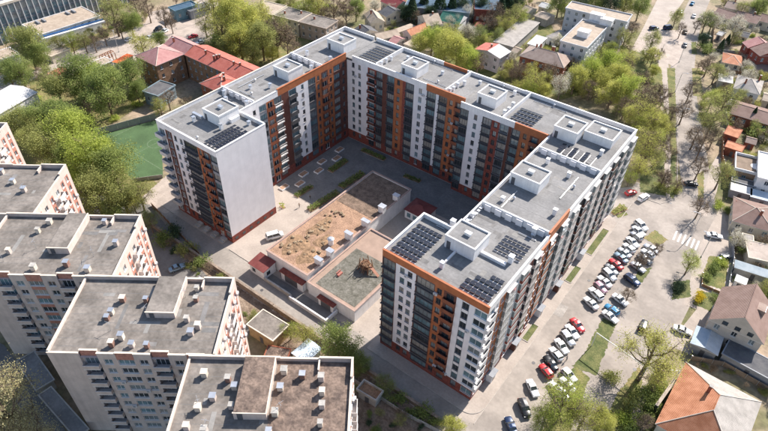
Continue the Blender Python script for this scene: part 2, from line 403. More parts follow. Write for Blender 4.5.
# ------------------------------------------------------------------ windows, balconies, facades
_wc = {}
def win_mesh(wd, h, n, frame, glass, dep=0.2, bar=0.07):
    k = (round(wd, 2), round(h, 2), n, frame.name, glass.name, dep)
    if k in _wc: return _wc[k]
    b = MB()
    b.face([(0, dep, 0), (wd, dep, 0), (wd, dep, h), (0, dep, h)], glass)
    for z in (0, h - bar): b.box((0, dep - .07, z), (wd, dep - .01, z + bar), frame)
    for i in range(n + 1):
        x = (wd - bar) * i / n
        b.box((x, dep - .06, bar), (x + bar, dep - .012, h - bar), frame)
    b.box((-.04, -.1, -.07), (wd + .04, dep, -.01), frame)
    _wc[k] = b.mesh('window'); return _wc[k]
_bc = {}
def balc_mesh(wd, dep, h, rail, slab=SLAB, kind='panel'):
    k = (round(wd, 2), dep, h, rail.name, slab.name, kind)
    if k in _bc: return _bc[k]
    b = MB()
    b.box((0, -dep, -.16), (wd, -.004, 0), slab)
    t = .06
    if kind == 'bay':
        hb = 2.62
        for (x0_, x1_, y0_, y1_) in ((0, wd, -dep, -dep + t), (0, t, -dep + t, -.004), (wd - t, wd, -dep + t, -.004)):
            b.box((x0_, y0_, 0), (x1_, y1_, h * .8), rail)
        g_ = GL[(1, 3, 1, 0)[int(wd * 10) % 4]]
        b.box((.03, -dep + .02, h * .8), (wd - .03, -.006, hb), g_)
        nb = max(2, round(wd / .9))
        for i in range(nb + 1):
            x = (wd - .06) * i / nb; b.box((x, -dep, h * .8), (x + .06, -dep + .02, hb), FRAME)
        b.box((-.02, -dep - .02, hb), (wd + .02, -.004, hb + .08), slab)
        _bc[k] = b.mesh('balcony'); return _bc[k]
    if kind == 'panel':
        b.box((0, -dep, 0), (wd, -dep + t, h), rail)
        b.box((0, -dep + t, 0), (t, -.004, h), rail); b.box((wd - t, -dep + t, 0), (wd, -.004, h), rail)
    else:
        for z in (h - .06, .08): 
            b.box((0, -dep, z), (wd, -dep + .05, z + .05), rail)
            b.box((0, -dep + .05, z), (.05, -.004, z + .05), rail); b.box((wd - .05, -dep + .05, z), (wd, -.004, z + .05), rail)
        n = int(wd / .5)
        for i in range(n + 1):
            x = (wd - .03) * i / n
            b.box((x, -dep + .01, .13), (x + .03, -dep + .04, h - .06), rail)
    b.box((-.02, -dep - .02, h), (wd + .02, -dep + t + .02, h + .05), slab if kind == 'panel' else rail)
    _bc[k] = b.mesh('balcony'); return _bc[k]
_ac = None
def ac_mesh():
    global _ac
    if _ac is None:
        b = MB(); b.box((0, -.42, 0), (.85, -.06, .62), RAILW); b.box((.12, -.45, .1), (.6, -.42, .52), GREYP)
        b.box((.1, -.06, -.05), (.75, -.003, 0), STEEL)
        _ac = b.mesh('air_conditioner')
    return _ac

def facade(root, o, u, z0, fh, nf, cols, ground=None, top=None, gfrom=1, core=0.26, rnd=None, ac=0.0, wname='wall'):
    """a wall of columns. o = world xy of its left end seen from outside, u = unit direction to the right.
    col = (width, wall material, kind, options)"""
    rnd = rnd or random.Random(hash((round(o[0]), round(o[1]))) & 0xffff)
    u = Vector((u[0], u[1], 0)).normalized(); n = Vector((u.y, -u.x, 0)); O = Vector((o[0], o[1], 0))
    ang = math.atan2(u.y, u.x); off = OFF[root.name]
    b = MB(); D = 0.2
    def P(s, z, d=0.0): return O + u * s - n * d + Vector((0, 0, z))
    def quad(s0, s1, za, zb, m, d=0.0):
        if s1 - s0 > 1e-3 and zb - za > 1e-3: b.face([P(s0, za, d), P(s1, za, d), P(s1, zb, d), P(s0, zb, d)], m)
    s = 0.0; ztop = z0 + nf * fh
    for c in cols:
        wd, m, kind = c[:3]; kw = c[3] if len(c) > 3 else {}
        d0 = kw.get('set', 0.0)               # set back (positive) or proud (negative)
        if d0:
            for ss in (s, s + wd):
                a, e = (0, d0) if d0 > 0 else (d0, 0)
                b.face([P(ss, 0, a), P(ss, 0, e), P(ss, ztop, e), P(ss, ztop, a)] , m)
            b.face([P(s, ztop - .004, min(0, d0)), P(s + wd, ztop - .004, min(0, d0)), P(s + wd, ztop - .004, max(0, d0)), P(s, ztop - .004, max(0, d0))], m)
        if z0 > 0: quad(s, s + wd, 0, z0, ground or m, d0)
        for f in range(nf):
            za = z0 + f * fh; zb = za + fh
            gm = ground if (ground and f < gfrom) else None
            mm = gm or m
            sp = gm or kw.get('spandrel', m)
            if f == nf - 1 and kw.get('toplay'): sp_top = kw['toplay']
            else: sp_top = None
            ops = []
            if kind == 'win':
                k = kw.get('n', 1); ww = kw.get('w', 1.5)
                for i in range(k):
                    cx = s + wd * (i + .5) / k
                    ops.append((cx - ww / 2, cx + ww / 2, za + kw.get('sill', .85), za + kw.get('sill', .85) + kw.get('h', 1.6)))
            elif kind == 'glaz':
                mg = kw.get('margin', .18)
                ops.append((s + mg, s + wd - mg, za + kw.get('sill', .75), zb - .3))
            elif kind == 'balc':
                mg = kw.get('margin', .5)
                ops.append((s + mg, s + wd - mg, za + .1, za + 2.35))
            if kw.get('skip') and f in kw['skip']: ops = []
            if not ops:
                quad(s, s + wd, za, zb, mm, d0); continue
            xs = s
            for (a, e, ob, ot) in ops:
                quad(xs, a, za, zb, mm, d0); xs = e
                quad(a, e, za, ob, sp, d0); quad(a, e, ot, zb, sp_top or sp, d0)
                for q in ((P(a, ob, d0), P(e, ob, d0), P(e, ob, d0 + D), P(a, ob, d0 + D)), (P(a, ot, d0 + D), P(e, ot, d0 + D), P(e, ot, d0), P(a, ot, d0)),
                          (P(a, ob, d0), P(a, ob, d0 + D), P(a, ot, d0 + D), P(a, ot, d0)), (P(e, ob, d0 + D), P(e, ob, d0), P(e, ot, d0), P(e, ot, d0 + D))):
                    b.face(q, mm)
                ww, hh = e - a, ot - ob
                gl = GL[rnd.choices((0, 1, 2, 3), kw.get('gw', (5, 2, 1.3, 3)))[0]]
                wn = link('window', win_mesh(ww, hh, kw.get('panes', 2 if ww < 2 else max(2, round(ww / .95))), kw.get('frame', FRAME), gl), root,
                          P(a, ob, d0) - off, ang)
                if ac and rnd.random() < ac and f > 0:
                    link('air_conditioner', ac_mesh(), root, P(e + .1, ob - .2, d0) - off, ang)
            quad(xs, s + wd, za, zb, mm, d0)
            if kw.get('bal') and not (gm and kind != 'win') and f >= kw.get('bf', 1):
                bd = kw['bal']; mg = kw.get('bm', .06)
                link('balcony', balc_mesh(wd - 2 * mg, bd, kw.get('bh', 1.0), kw.get('rail', RAILD), kw.get('slab', SLAB), kw.get('bk', 'panel')), root,
                     P(s + mg, za + .02, d0) - off, ang)
        s += wd
    b.build(wname, root)
    return s

def parapet(root, poly, z0, z1, th, m, cap=None, closed=True, name='parapet', capm=None):
    """upstand along a world polyline, its outer face on the line (polyline counter-clockwise)"""
    n = len(poly)
    for i in range(n if closed else n - 1):
        a, c = Vector((*poly[i], 0)), Vector((*poly[(i + 1) % n], 0)); d = c - a; L = d.length
        M = Matrix.Translation((a.x, a.y, 0)) @ Matrix.Rotation(math.atan2(d.y, d.x), 4, 'Z')
        mm = m[i] if isinstance(m, (list, tuple)) else m
        b = MB(); e = 0.003 * (i % 2)
        b.box((0.004, 0.0 + e, z0), (L - 0.004, th, z1 + e), mm, M=M)
        cm = capm[i] if isinstance(capm, (list, tuple)) else (capm or WHITE2)
        b.box((-.05, -.07, z1 + e), (L + .05, th + .06, z1 + .07 + e), cm, M=M)
        b.build(name, root)
def lift_house(root, x0, y0, x1, y1, z0, h, m=WHITE2, name='lift_house', door=True):
    b = MB()
    b.box((x0, y0, z0), (x1, y1, z0 + h - .35), m, top=ROOFG)
    for (a, c) in (((x0 - .1, y0 - .1), (x1 + .1, y0 + .22)), ((x0 - .1, y1 - .22), (x1 + .1, y1 + .1)), ((x0 - .1, y0 + .22), (x0 + .22, y1 - .22)), ((x1 - .22, y0 + .22), (x1 + .1, y1 - .22))):
        b.box((*a, z0 + h - .4), (*c, z0 + h), m)
    o = b.build(name, root); OFF[o.name] = OFF[root.name]
    if door:
        b = MB(); b.box((x0 + .5, y0 - .05, z0), (x0 + 1.4, y0 - .003, z0 + 2), DARK); b.build('door', o)
    b = MB(); cx, cy = (x0 + x1) / 2, (y0 + y1) / 2
    b.box((cx - .6, cy - .4, z0 + h - .36), (cx + .7, cy + .4, z0 + h + .35), WHITE2); b.box((cx - .7, cy - .5, z0 + h + .35), (cx + .8, cy + .5, z0 + h + .42), STEEL)
    b.build('roof_vent', o)
    return o
def vent_stack(root, x, y, z0, h=1.3, s=0.8, m=WHITE2, name='vent_stack', rz=0.0, cap=STEEL):
    M = Matrix.Translation((x, y, z0)) @ Matrix.Rotation(rz, 4, 'Z')
    b = MB(); b.box((-s / 2, -s / 2, -.05), (s / 2, s / 2, h), m, M=M)
    for (a, c) in ((-.42, -.42), (.34, -.42), (-.42, .34), (.34, .34)):
        b.box((a * s, c * s, h), (a * s + .08 * s, c * s + .08 * s, h + .22), m, M=M)
    b.box((-s * .6, -s * .6, h + .22), (s * .6, s * .6, h + .3), cap, M=M)
    return b.build(name, root)

# ------------------------------------------------------------------ the new apartment complex: three joined wings
FH, NF, Z0 = 2.86, 10, 0.6
ZT = 29.9               # roof deck; the facades end at 29.2 below a deep attic band
PT = 31.0
def deck(root, poly, z, m=ROOFG):
    b = MB(); b.prism(poly, z - .3, z, m); b.build('roof_deck', root)
def core(root, poly, z1, m=DARK, name='core'):
    b = MB(); b.prism(poly, 0, z1, m); b.build(name, root)
def cross_wall(root, x0, x1, y, z, h=1.5, along='X'):
    b = MB(); t = .3
    if along == 'X':
        b.box((x0, y, z), (x1, y + t, z + h), WHITE2); b.box((x0 - .03, y - .06, z + h), (x1 + .03, y + t + .06, z + h + .08), WHITE2)
        n = int((x1 - x0) / 2.6)
        for i in range(n):
            xx = x0 + 1.0 + i * 2.6
            b.box((xx, y - .45, z), (xx + 1.5, y - .003, z + h - .12), WHITE)
    else:
        b.box((y, x0, z), (y + t, x1, z + h), WHITE2)
    b.build('fire_wall', root)

# right wing -------------------------------------------------------
rw = thing('apartment_wing', 'ten-storey apartment wing with orange roof band, balconies on the parking lot side', 'apartment building', (-36, 110, 0), world=True)
xs0, xs1, xi, yf, ys, yb = -52.0, -27.0, -44.2, 70.4, 85.2, 148.8
polyR = [(xs0, yf), (xs1, yf), (xs1, yb), (xi, yb), (xi, ys), (xs0, ys)]
e = .27
core(rw, [(xs0 + e, yf + e), (xs1 - e, yf + e), (xs1 - e, yb - .01), (xi + .0, yb - .01), (xi, ys - .01), (xs0 + .0, ys - .01)], ZT - .3)
deck(rw, [(xs0 + .05, yf + .05), (xs1 - .05, yf + .05), (xs1 - .05, yb - .05), (xi + .05, yb - .05), (xi + .05, ys - .05), (xs0 + .05, ys - .05)], ZT)
gd = dict(frame=FRAMED, slab=DARK, gw=(1.5, 4.5, 3.5, 4.5))
front = [(3.5, BROWN, 'glaz', dict(gd, bal=.55, rail=RAILD, bk='bars', sill=.2)), (.7, WHITE, 'blank'), (1.9, WHITE, 'win', dict(w=1.15, frame=FRAMED)), (1.9, WHITE, 'win', dict(w=1.15, frame=FRAMED)), (.5, WHITE, 'blank'),
         (4.6, BROWN, 'glaz', dict(gd, spandrel=DARK, sill=.55, bal=.35, rail=RAILD, bk='bars')), (2.1, ORANGE, 'win', dict(w=1.15, frame=FRAMED)), (2.9, BROWN, 'win', dict(w=1.7, sill=.4, h=2.0, bal=.6, rail=mat('rust_rail', (0.22, 0.075, 0.04), .6, .15), slab=BROWN, bf=1, frame=FRAMED)),
         (1.3, WHITE, 'blank'), (1.6, GREYP, 'glaz', dict(gd, margin=.1, spandrel=WHITE, gw=(5, 5, 0, 2))), (1.1, WHITE, 'blank'), (2.9, WHITE, 'glaz', dict(frame=FRAME, margin=.08, sill=.7, gw=(2, 8, 0, 1), panes=2))]
tw = sum(c[0] for c in front); front = [(c[0] * 25.0 / tw, *c[1:]) for c in front]
facade(rw, (xs0, yf), (1, 0), Z0, FH, NF, front, ground=MAROON, ac=.06)
RAILP = mat('railing_pinkish', (0.52, 0.44, 0.41), .6, .1); RAILG = mat('railing_grey', (0.42, 0.41, 0.40), .5, .1)
sb = dict(bal=.6, rail=RAILP, slab=SLAB, bk='bay')
side1 = [(3.0, WHITE, 'glaz', dict(bal=.65, rail=RAILW, slab=SLAB, gw=(2, 6, 0, 1))), (1.6, WHITE, 'win', dict(w=1.0)), (2.6, ORANGE, 'win', dict(w=1.3)), (3.4, BROWN, 'balc', dict(bal=.6, rail=RAILG, slab=SLAB, bk='bay')), (2.6, WHITE, 'win', dict(w=1.4)),
         (3.4, WHITE, 'balc', dict(bal=.6, rail=MAROON, slab=SLAB, bk='bay')), (2.2, MAROON, 'win', dict(w=1.2)), (3.2, WHITE, 'balc', sb), (3.6, ORANGE, 'win', dict(w=1.2, n=2, set=-.35))]
side2 = [(3.2, ORANGE, 'balc', dict(bal=.6, rail=ORANGE, slab=SLAB, bk='bay')), (2.8, DARK, 'glaz', gd), (3.4, BROWN, 'balc', dict(bal=.6, rail=RAILG, slab=SLAB, bk='bay')), (2.6, WHITE, 'win', dict(w=1.4)), (3.4, WHITE, 'balc', sb), (2.8, DARK, 'glaz', gd), (3.2, MAROON, 'balc', dict(bal=.6, rail=BROWN, bk='bay')), (2.6, WHITE, 'win', {}), (3.4, WHITE, 'balc', sb)]
side3 = [(3.0, BROWN, 'glaz', gd), (3.4, WHITE, 'balc', sb), (2.6, WHITE, 'win', {}), (3.2, MAROON, 'balc', dict(bal=.6, rail=BROWN, bk='bay')), (2.6, GREYP, 'glaz', gd), (3.4, WHITE, 'balc', sb), (2.6, WHITE, 'win', {}), (3.4, WHITE, 'balc', dict(bal=.8, rail=RAILW, slab=SLAB, bk='bay'))]
cols = side1 + side2 + side3
tw = sum(c[0] for c in cols); cols = [(c[0] * (yb - yf) / tw, *c[1:]) for c in cols]
facade(rw, (xs1, yf), (0, 1), Z0, FH, NF, cols, ground=MAROON)
facade(rw, (xi, ys), (-1, 0), Z0, FH, NF, [(xi - xs0, WHITE, 'blank')], wname='rear_wall')
facade(rw, (xs0, ys), (0, -1), Z0, FH, NF, [(ys - yf, WHITE, 'blank')], wname='rear_wall')
facade(rw, (xi, yb - 18), (0, -1), Z0, FH, NF, [(yb - 18 - ys, WHITE, 'win', dict(n=8))], wname='rear_wall')
facade(rw, (xs1, yb), (-1, 0), Z0, FH, NF, [(xs1 - xi, WHITE, 'blank')], wname='rear_wall')
parapet(rw, [(xs0, yf), (xs1, yf)], ZT - .70, PT, .35, ORANGE, closed=False, capm=ORANGE)
parapet(rw, [(xs1, yf + .36), (xs1, 96)], ZT - .70, PT - .1, .35, WHITE2, closed=False)
parapet(rw, [(xs1, 96.01), (xs1, 106)], ZT - .70, PT + .5, .35, ORANGE, closed=False, capm=ORANGE)
parapet(rw, [(xs1, 106.01), (xs1, yb)], ZT - .70, PT, .35, WHITE2, closed=False)
parapet(rw, [(xs1 - .36, yb), (xi, yb)], ZT - .70, PT, .35, WHITE2, closed=False)
parapet(rw, [(xi, 131.3), (xi, ys)], ZT - .70, PT - .2, .3, WHITE2, closed=False)
parapet(rw, [(xi - .01, ys), (xs0, ys)], ZT - .70, PT, .35, WHITE2, closed=False)
parapet(rw, [(xs0, ys - .36), (xs0, yf + .36)], ZT - .70, PT, .35, WHITE2, closed=False)
lift_house(rw, -43.2, 80.0, -36.2, 86.2, ZT, 3.4)
lift_house(rw, -43.2, 108.0, -35.8, 114.0, ZT, 3.2)
lift_house(rw, -44.0, 133.0, -37.6, 139.6, ZT, 3.4)
lift_house(rw, -37.2, 137.0, -29.6, 143.4, ZT, 2.6, door=False)
cross_wall(rw, -43.7, -27.5, 96.0, ZT, 1.7)
cross_wall(rw, -43.7, -27.5, 124.2, ZT, 1.5)
b = MB(); b.box((-36.1, 82.6, ZT), (-30.4, 83.3, ZT + .75), WHITE2); b.build('roof_duct', rw)
b = MB(); b.box((-40.6, 76.2, ZT), (-40.2, 80, ZT + .5), WHITE2); b.build('roof_duct', rw)
for (x, y, h) in ((-40.2, 74.6, 1.3), (-30.1, 84.6, 1.6), (-45.2, 86.4, 1.6), (-30.2, 95.2, 1.7), (-43.4, 91.5, 1.2), (-29.6, 104, 1.4), (-33, 119, 1.2), (-41, 101, .9), (-30.5, 133, 1.2), (-39.5, 121, 1.2)):
    vent_stack(rw, x, y, ZT, h, .8 if h < 1.5 else .95)
b = MB()
for i in range(9):     # ducting beside the lift house
    b.box((-43.7 + .02 * i, 87.3 + i * .9, ZT), (-42.9, 88.0 + i * .9, ZT + .45 + .2 * (i % 3)), STEEL)
b.build('cable_tray', rw)
# ground level kiosks and stairs along the car park
for k, yy in enumerate((77, 88, 101, 111.5, 126.5)):
    b = MB(); b.box((-27.0 + .02, yy, 0), (-25.6, yy + 2.2, 2.5), BROWN if k % 2 else WHITE2); b.box((-27.0 + .02, yy - .2, 2.5), (-25.3, yy + 2.4, 2.64), GREYP)
    b.box((-25.6, yy + .6, .1), (-25.56, yy + 1.6, 2.2), GL[0]); b.build('entrance_porch', rw)

# left wing --------------------------------------------------------
lw = thing('apartment_wing', 'ten-storey apartment wing ending in a blank white end wall above brick base', 'apartment building', (-121, 108, 0), world=True)
lx0, lxe, lxi, ly0, lys, lyb = -128.7, -105.0, -114.8, 71.8, 88.6, 148.8
core(lw, [(lx0, ly0 + e), (lxe - .1, ly0 + e), (lxe - .1, lys - .01), (lxi - e, lys - .01), (lxi - e, 133), (lxi - e, lyb - .01), (lx0, lyb - .01)], ZT - .3)
deck(lw, [(lx0 + .05, ly0 + .05), (lxe - .05, ly0 + .05), (lxe - .05, lys - .05), (lxi - .05, lys - .05), (lxi - .05, lyb - .05), (lx0 + .05, lyb - .05)], ZT)
lf = [(3.2, WHITE, 'balc', dict(bal=1.3, rail=RAILW, slab=RAILW)), (2.6, BROWN, 'win', dict(w=1.5, sill=.5, h=2)), (2.4, WHITE, 'win', dict(w=1.1, frame=FRAMED)), (2.2, WHITE, 'win', dict(w=1.1, frame=FRAMED)),
      (5.2, DARK, 'glaz', dict(gd, bal=.8, rail=RAILD, bk='bars', gw=(3, 3, 3, 3))), (1.9, ORANGE, 'win', dict(w=1.0, frame=FRAMED)), (2.6, BROWN, 'balc', dict(bal=.6, slab=BROWN, rail=MATS['rust_rail'])), (2.6, DARK, 'glaz', dict(gd, spandrel=GREYP))]
tw = sum(c[0] for c in lf); lf = [(c[0] * (lxe - lx0) / tw, *c[1:]) for c in lf]
facade(lw, (lx0, ly0), (1, 0), Z0, FH, NF, lf, ground=MAROON)
b = MB(); b.box((lxe - .12, ly0 + .004, 2.4), (lxe + .0, lys, ZT - .71), WHITE)
b.build('end_wall', lw)
b = MB(); b.box((lxe - .1, ly0 + .004, 0), (lxe + .06, lys, 2.4), MAROON); b.build('brick_plinth', lw)
for k in range(6):
    b = MB(); b.box((lxe + .062, ly0 + 1 + k * 2.7, .7), (lxe + .09, ly0 + 2 + k * 2.7, 1.5), GL[0]); b.build('cellar_window', lw)
facade(lw, (lxe, lys), (-1, 0), Z0, FH, NF, [(lxe - lxi, WHITE, 'blank')], wname='rear_wall')
li = [(3.2, WHITE, 'win', dict(w=1.1, frame=FRAMED)), (3.4, WHITE, 'win', dict(w=1.1, frame=FRAMED)), (2.8, GREYP, 'glaz', dict(gd, gw=(3, 6, 1, 3))), (2.9, ORANGE, 'balc', dict(bal=.6, slab=BROWN, rail=MATS['rust_rail'], bf=1)), (3.0, DARK, 'glaz', dict(gd, bal=.6, rail=RAILW, slab=SLAB, bk='bars')), (2.9, BROWN, 'blank'),
      (3.2, GREYP, 'glaz', dict(gd, bal=.6, rail=RAILD, gw=(3, 6, 1, 3))), (1.4, WHITE, 'blank'), (2.4, WHITE, 'win', dict(w=1.1, frame=FRAMED)), (1.2, WHITE, 'blank'), (3.2, DARK, 'glaz', dict(gd, gw=(4, 5, 1, 3))), (2.6, ORANGE, 'win', dict(w=1.0, frame=FRAMED)), (3.0, BROWN, 'balc', dict(bal=.6, slab=BROWN, rail=MATS['rust_rail'])), (2.6, ORANGE, 'win', dict(w=1.0, frame=FRAMED)), (3.2, BROWN, 'glaz', gd), (3.2, BROWN, 'win', dict(w=1.1, frame=FRAMED))]
tw = sum(c[0] for c in li); li = [(c[0] * (133.2 - lys) / tw, *c[1:]) for c in li]
facade(lw, (lxi, lys), (0, 1), Z0, FH, NF, li, ground=MAROON)
facade(lw, (lx0, lyb), (0, -1), Z0, FH, NF, [(lyb - ly0, WHITE, 'win', dict(n=16))], wname='rear_wall')
facade(lw, (lxi, lyb), (-1, 0), Z0, FH, NF, [(lxi - lx0, WHITE, 'blank')], wname='rear_wall')
parapet(lw, [(lx0, ly0), (lxe, ly0)], ZT - .70, PT - .2, .35, WHITE2, closed=False)
parapet(lw, [(lxe, ly0 + .36), (lxe, lys)], ZT - .70, PT - .2, .35, WHITE, closed=False)
parapet(lw, [(lxe - .36, lys), (lxi - .02, lys)], ZT - .70, PT, .35, WHITE2, closed=False)
parapet(lw, [(lxi, lys), (lxi, 102.8)], ZT - .70, PT, .35, WHITE2, closed=False)
parapet(lw, [(lxi, 102.81), (lxi, 133.0)], ZT - .72, PT + .35, .4, ORANGE, closed=False, capm=ORANGE)
parapet(lw, [(lxi - 1, lyb), (lx0, lyb)], ZT - .70, PT, .35, WHITE2, closed=False)
parapet(lw, [(lx0, lyb - .36), (lx0, 122)], ZT - .70, PT, .35, WHITE2, closed=False)
parapet(lw, [(lx0, 121.9), (lx0, ly0 + .36)], ZT - .70, PT - .1, .35, WHITE2, closed=False, capm=BEIGE)
lift_house(lw, -120.4, 81.0, -114.0, 87.8, ZT, 3.3)
lift_house(lw, -123.6, 110.0, -117.4, 116.0, ZT, 3.2)
lift_house(lw, -123.6, 134.0, -116.6, 140.2, ZT, 3.4)
cross_wall(lw, -128.3, -115.2, 94.0, ZT, 1.5); cross_wall(lw, -128.3, -115.2, 122.0, ZT, 1.5)
for (x, y, h) in ((-122.5, 90.5, 1.4), (-113.0, 80.5, 1.5), (-121.5, 78.5, 1.2), (-125.5, 92.5, 1.5), (-116.4, 92.6, 1.5), (-119, 104, 1.2), (-117.2, 119.5, 1.4), (-125, 126, 1.4), (-117, 128, 1.2), (-123, 100, .9), (-109, 86.5, .9)):
    vent_stack(lw, x, y, ZT, h)
b = MB(); b.box((-124.5, 80.2, ZT), (-120.6, 81.0, ZT + .8), STEEL); b.build('roof_duct', lw)
b = MB(); b.box((-113.9, 84, ZT), (-113, 87, ZT + 1.1), WHITE2); b.build('roof_duct', lw)
for k in range(4):
    b = MB(); b.box((-119 + k * 3.4, 69.6, 0), (-117.2 + k * 3.4, 71.6, .5), CONC); b.box((-119 + k * 3.4, 70.4, .5), (-117.2 + k * 3.4, 71.6, .9), CONC); b.build('entrance_step', lw)

# back wing --------------------------------------------------------
bw = thing('apartment_wing', 'long ten-storey apartment wing closing the courtyard with white, orange and maroon columns', 'apartment building', (-79, 141, 0), world=True)
bx0, bx1, bxm, byA, byB = lxi + .02, xi - .02, -71.0, 133.3, 131.1
core(bw, [(bx0, byA + e), (bxm + e, byA + e), (bxm + e, byB + e), (bx1, byB + e), (bx1, yb - .02), (bx0, yb - .02)], ZT - .3)
deck(bw, [(bx0 + .02, byA + .05), (bxm + .05, byA + .05), (bxm + .05, byB + .05), (bx1 - .02, byB + .05), (bx1 - .02, yb - .05), (bx0 + .02, yb - .05)], ZT)
wn = dict(w=1.05, frame=FRAMED)
gt = dict(frame=FRAMED, slab=DARK, gw=(2.5, 5, 3, 4), bal=.55, rail=RAILD, bk='bars', sill=.35)
bA = [(1.2, WHITE, 'blank'), (2.4, WHITE, 'win', wn), (2.4, WHITE, 'win', wn), (1.9, WHITE, 'blank'), (3.0, MAROON, 'balc', dict(bal=.7, rail=BROWN, frame=FRAMED)), (2.6, BROWN, 'glaz', gt), (1.5, BROWN, 'blank'), (2.6, DARK, 'glaz', dict(gt, gw=(4, 6, 1, 3))), (2.9, ORANGE, 'win', wn), (1.0, MAROON, 'blank'), (2.9, DARK, 'glaz', gt),
      (1.1, WHITE, 'blank'), (2.0, WHITE, 'win', dict(w=1.2, h=1.9, sill=.6)), (1.2, WHITE, 'blank'), (3.0, DARK, 'glaz', gt), (.9, WHITE, 'blank'), (2.7, DARK, 'glaz', dict(gt, gw=(2, 6, 2, 3))), (2.6, ORANGE, 'win', wn), (2.8, BROWN, 'balc', dict(bal=.6, slab=BROWN, rail=MATS['rust_rail'], frame=FRAMED))]
tw = sum(c[0] for c in bA); bA = [(c[0] * (bxm - bx0) / tw, *c[1:]) for c in bA]
facade(bw, (bx0, byA), (1, 0), Z0, FH, NF, bA, ground=MAROON, ac=.05)
bB = [(2.9, DARK, 'glaz', gt), (1.4, WHITE, 'blank'), (2.0, WHITE, 'win', wn), (1.2, WHITE, 'blank'), (3.0, DARK, 'glaz', gt), (2.6, MAROON, 'win', wn), (2.8, GREYP, 'glaz', dict(gt, gw=(2, 6, 2, 3))), (1.0, BROWN, 'blank'), (2.6, DARK, 'glaz', gt), (3.0, ORANGE, 'win', wn), (2.7, BROWN, 'balc', dict(bal=.6, slab=BROWN, rail=MATS['rust_rail'], frame=FRAMED)), (2.3, ORANGE, 'win', wn)]
tw = sum(c[0] for c in bB); bB = [(c[0] * (bx1 - bxm) / tw, *c[1:]) for c in bB]
facade(bw, (bxm, byB), (1, 0), Z0, FH, NF, bB, ground=MAROON)
facade(bw, (bxm, byA), (0, -1), Z0, FH, NF, [(byA - byB, WHITE, 'blank')], wname='return_wall')
facade(bw, (bx1, yb), (-1, 0), Z0, FH, NF, [(bx1 - bx0, WHITE, 'win', dict(n=22))], wname='rear_wall')
parapet(bw, [(bx0 + 2.2, byA), (-84.2, byA)], ZT - .70, PT, .35, WHITE2, closed=False)
parapet(bw, [(-84.19, byA - .01), (bxm, byA - .01)], ZT - .9, PT, .36, ORANGE, closed=False, capm=ORANGE)
parapet(bw, [(bxm, byB), (-54, byB)], ZT - .70, PT, .35, WHITE2, closed=False)
parapet(bw, [(-53.99, byB - .01), (bx1 + .02, byB - .01)], ZT - .9, PT, .36, ORANGE, closed=False, capm=ORANGE)
parapet(bw, [(bx1, yb), (-60, yb)], ZT - .70, PT, .35, WHITE2, closed=False)
parapet(bw, [(-60.01, yb), (-79.5, yb)], ZT - .70, PT - .15, .35, WHITE2, closed=False)
parapet(bw, [(-79.6, yb), (-88.0, yb)], ZT - .70, PT - .1, .35, ORANGE, closed=False, capm=ORANGE)
parapet(bw, [(-88.1, yb), (bx0, yb)], ZT - .70, PT, .35, WHITE2, closed=False)
b = MB(); b.box((-103.6, byA + .5, ZT), (-103.3, yb - .4, ZT + 1.4), WHITE2); b.build('fire_wall', bw)
b = MB(); b.box((-78.2, byA + .5, ZT), (-77.9, yb - .4, ZT + 1.4), WHITE2); b.build('fire_wall', bw)
b = MB(); b.box((-58.2, byB + .5, ZT), (-57.9, yb - .4, ZT + 1.2), WHITE2); b.build('fire_wall', bw)
lift_house(bw, -95.2, 135.6, -89.4, 141.9, ZT, 3.2)
lift_house(bw, -68.4, 135.4, -62.4, 141.6, ZT, 3.2)
for (x, y, h) in ((-102.7, 135.5, 1.2), (-102.7, 138, 1.2), (-102.6, 140.5, 1), (-77.2, 135, 1.2), (-77.2, 137, .9), (-77.2, 139.2, 1.2), (-76.3, 141.5, 1.2), (-59, 134.5, 1.2), (-59, 137, .9), (-59.1, 139.5, 1.3), (-85, 143, .9), (-73, 145, .9), (-99, 144.5, .8), (-62, 146, 1.1)):
    vent_stack(bw, x, y, ZT, h, .75)

def patches(root, rects, z, n, seed, mats_, rot=0.0):
    r = random.Random(seed)
    for k in range(n):
        x0_, y0_, x1_, y1_ = r.choice(rects); x, y = r.uniform(x0_ + 1.5, x1_ - 1.5), r.uniform(y0_ + 1.5, y1_ - 1.5)
        M = Matrix.Translation((x, y, z)) @ Matrix.Rotation(rot + r.choice((0, math.pi / 2)), 4, 'Z')
        q = MB(); a_, c_ = r.uniform(.4, 2.2), r.uniform(.25, .6)
        q.box((-a_, -c_, .001 + .001 * k), (a_, c_, .006 + .001 * k), r.choice(mats_), M=M); q.build('felt_patch', root)
PM = [mat('felt_dark', (0.15, 0.145, 0.14), .9, .2, .6), mat('felt_pale', (0.235, 0.225, 0.21), .9, .15, .6), mat('felt_mid', (0.18, 0.172, 0.165), .9, .2, .6)]
SEAM = mat('roof_seam', (0.15, 0.147, 0.143), .9, .1)
def seams(root, x0_, y0_, x1_, y1_, step, along):
    v_ = (x0_ if along == 'Y' else y0_) + step * .6; r = random.Random(int(x0_ * 3 + y0_))
    while v_ < (x1_ if along == 'Y' else y1_) - .8:
        q = MB(); j_ = r.uniform(.05, .09)
        if along == 'Y': q.box((v_, y0_, ZT - .004), (v_ + j_, y1_, ZT + .0045), SEAM)
        else: q.box((x0_, v_, ZT - .004), (x1_, v_ + j_, ZT + .0045), SEAM)
        q.build('roof_seam', root); v_ += step * r.uniform(.9, 1.1)
seams(rw, -43.8, 96.5, -27.4, 124.1, 3.1, 'X'); seams(rw, -51.6, 71, -27.4, 79.8, 2.6, 'X'); seams(rw, -43.8, 86.6, -27.4, 95.8, 2.6, 'X')
seams(lw, -128.3, 72.3, -105.5, 80.8, 2.6, 'X'); seams(lw, -128.3, 94.5, -115.3, 121.9, 3.1, 'X'); seams(lw, -128.3, 122.5, -115.3, 133.9, 3.0, 'X')
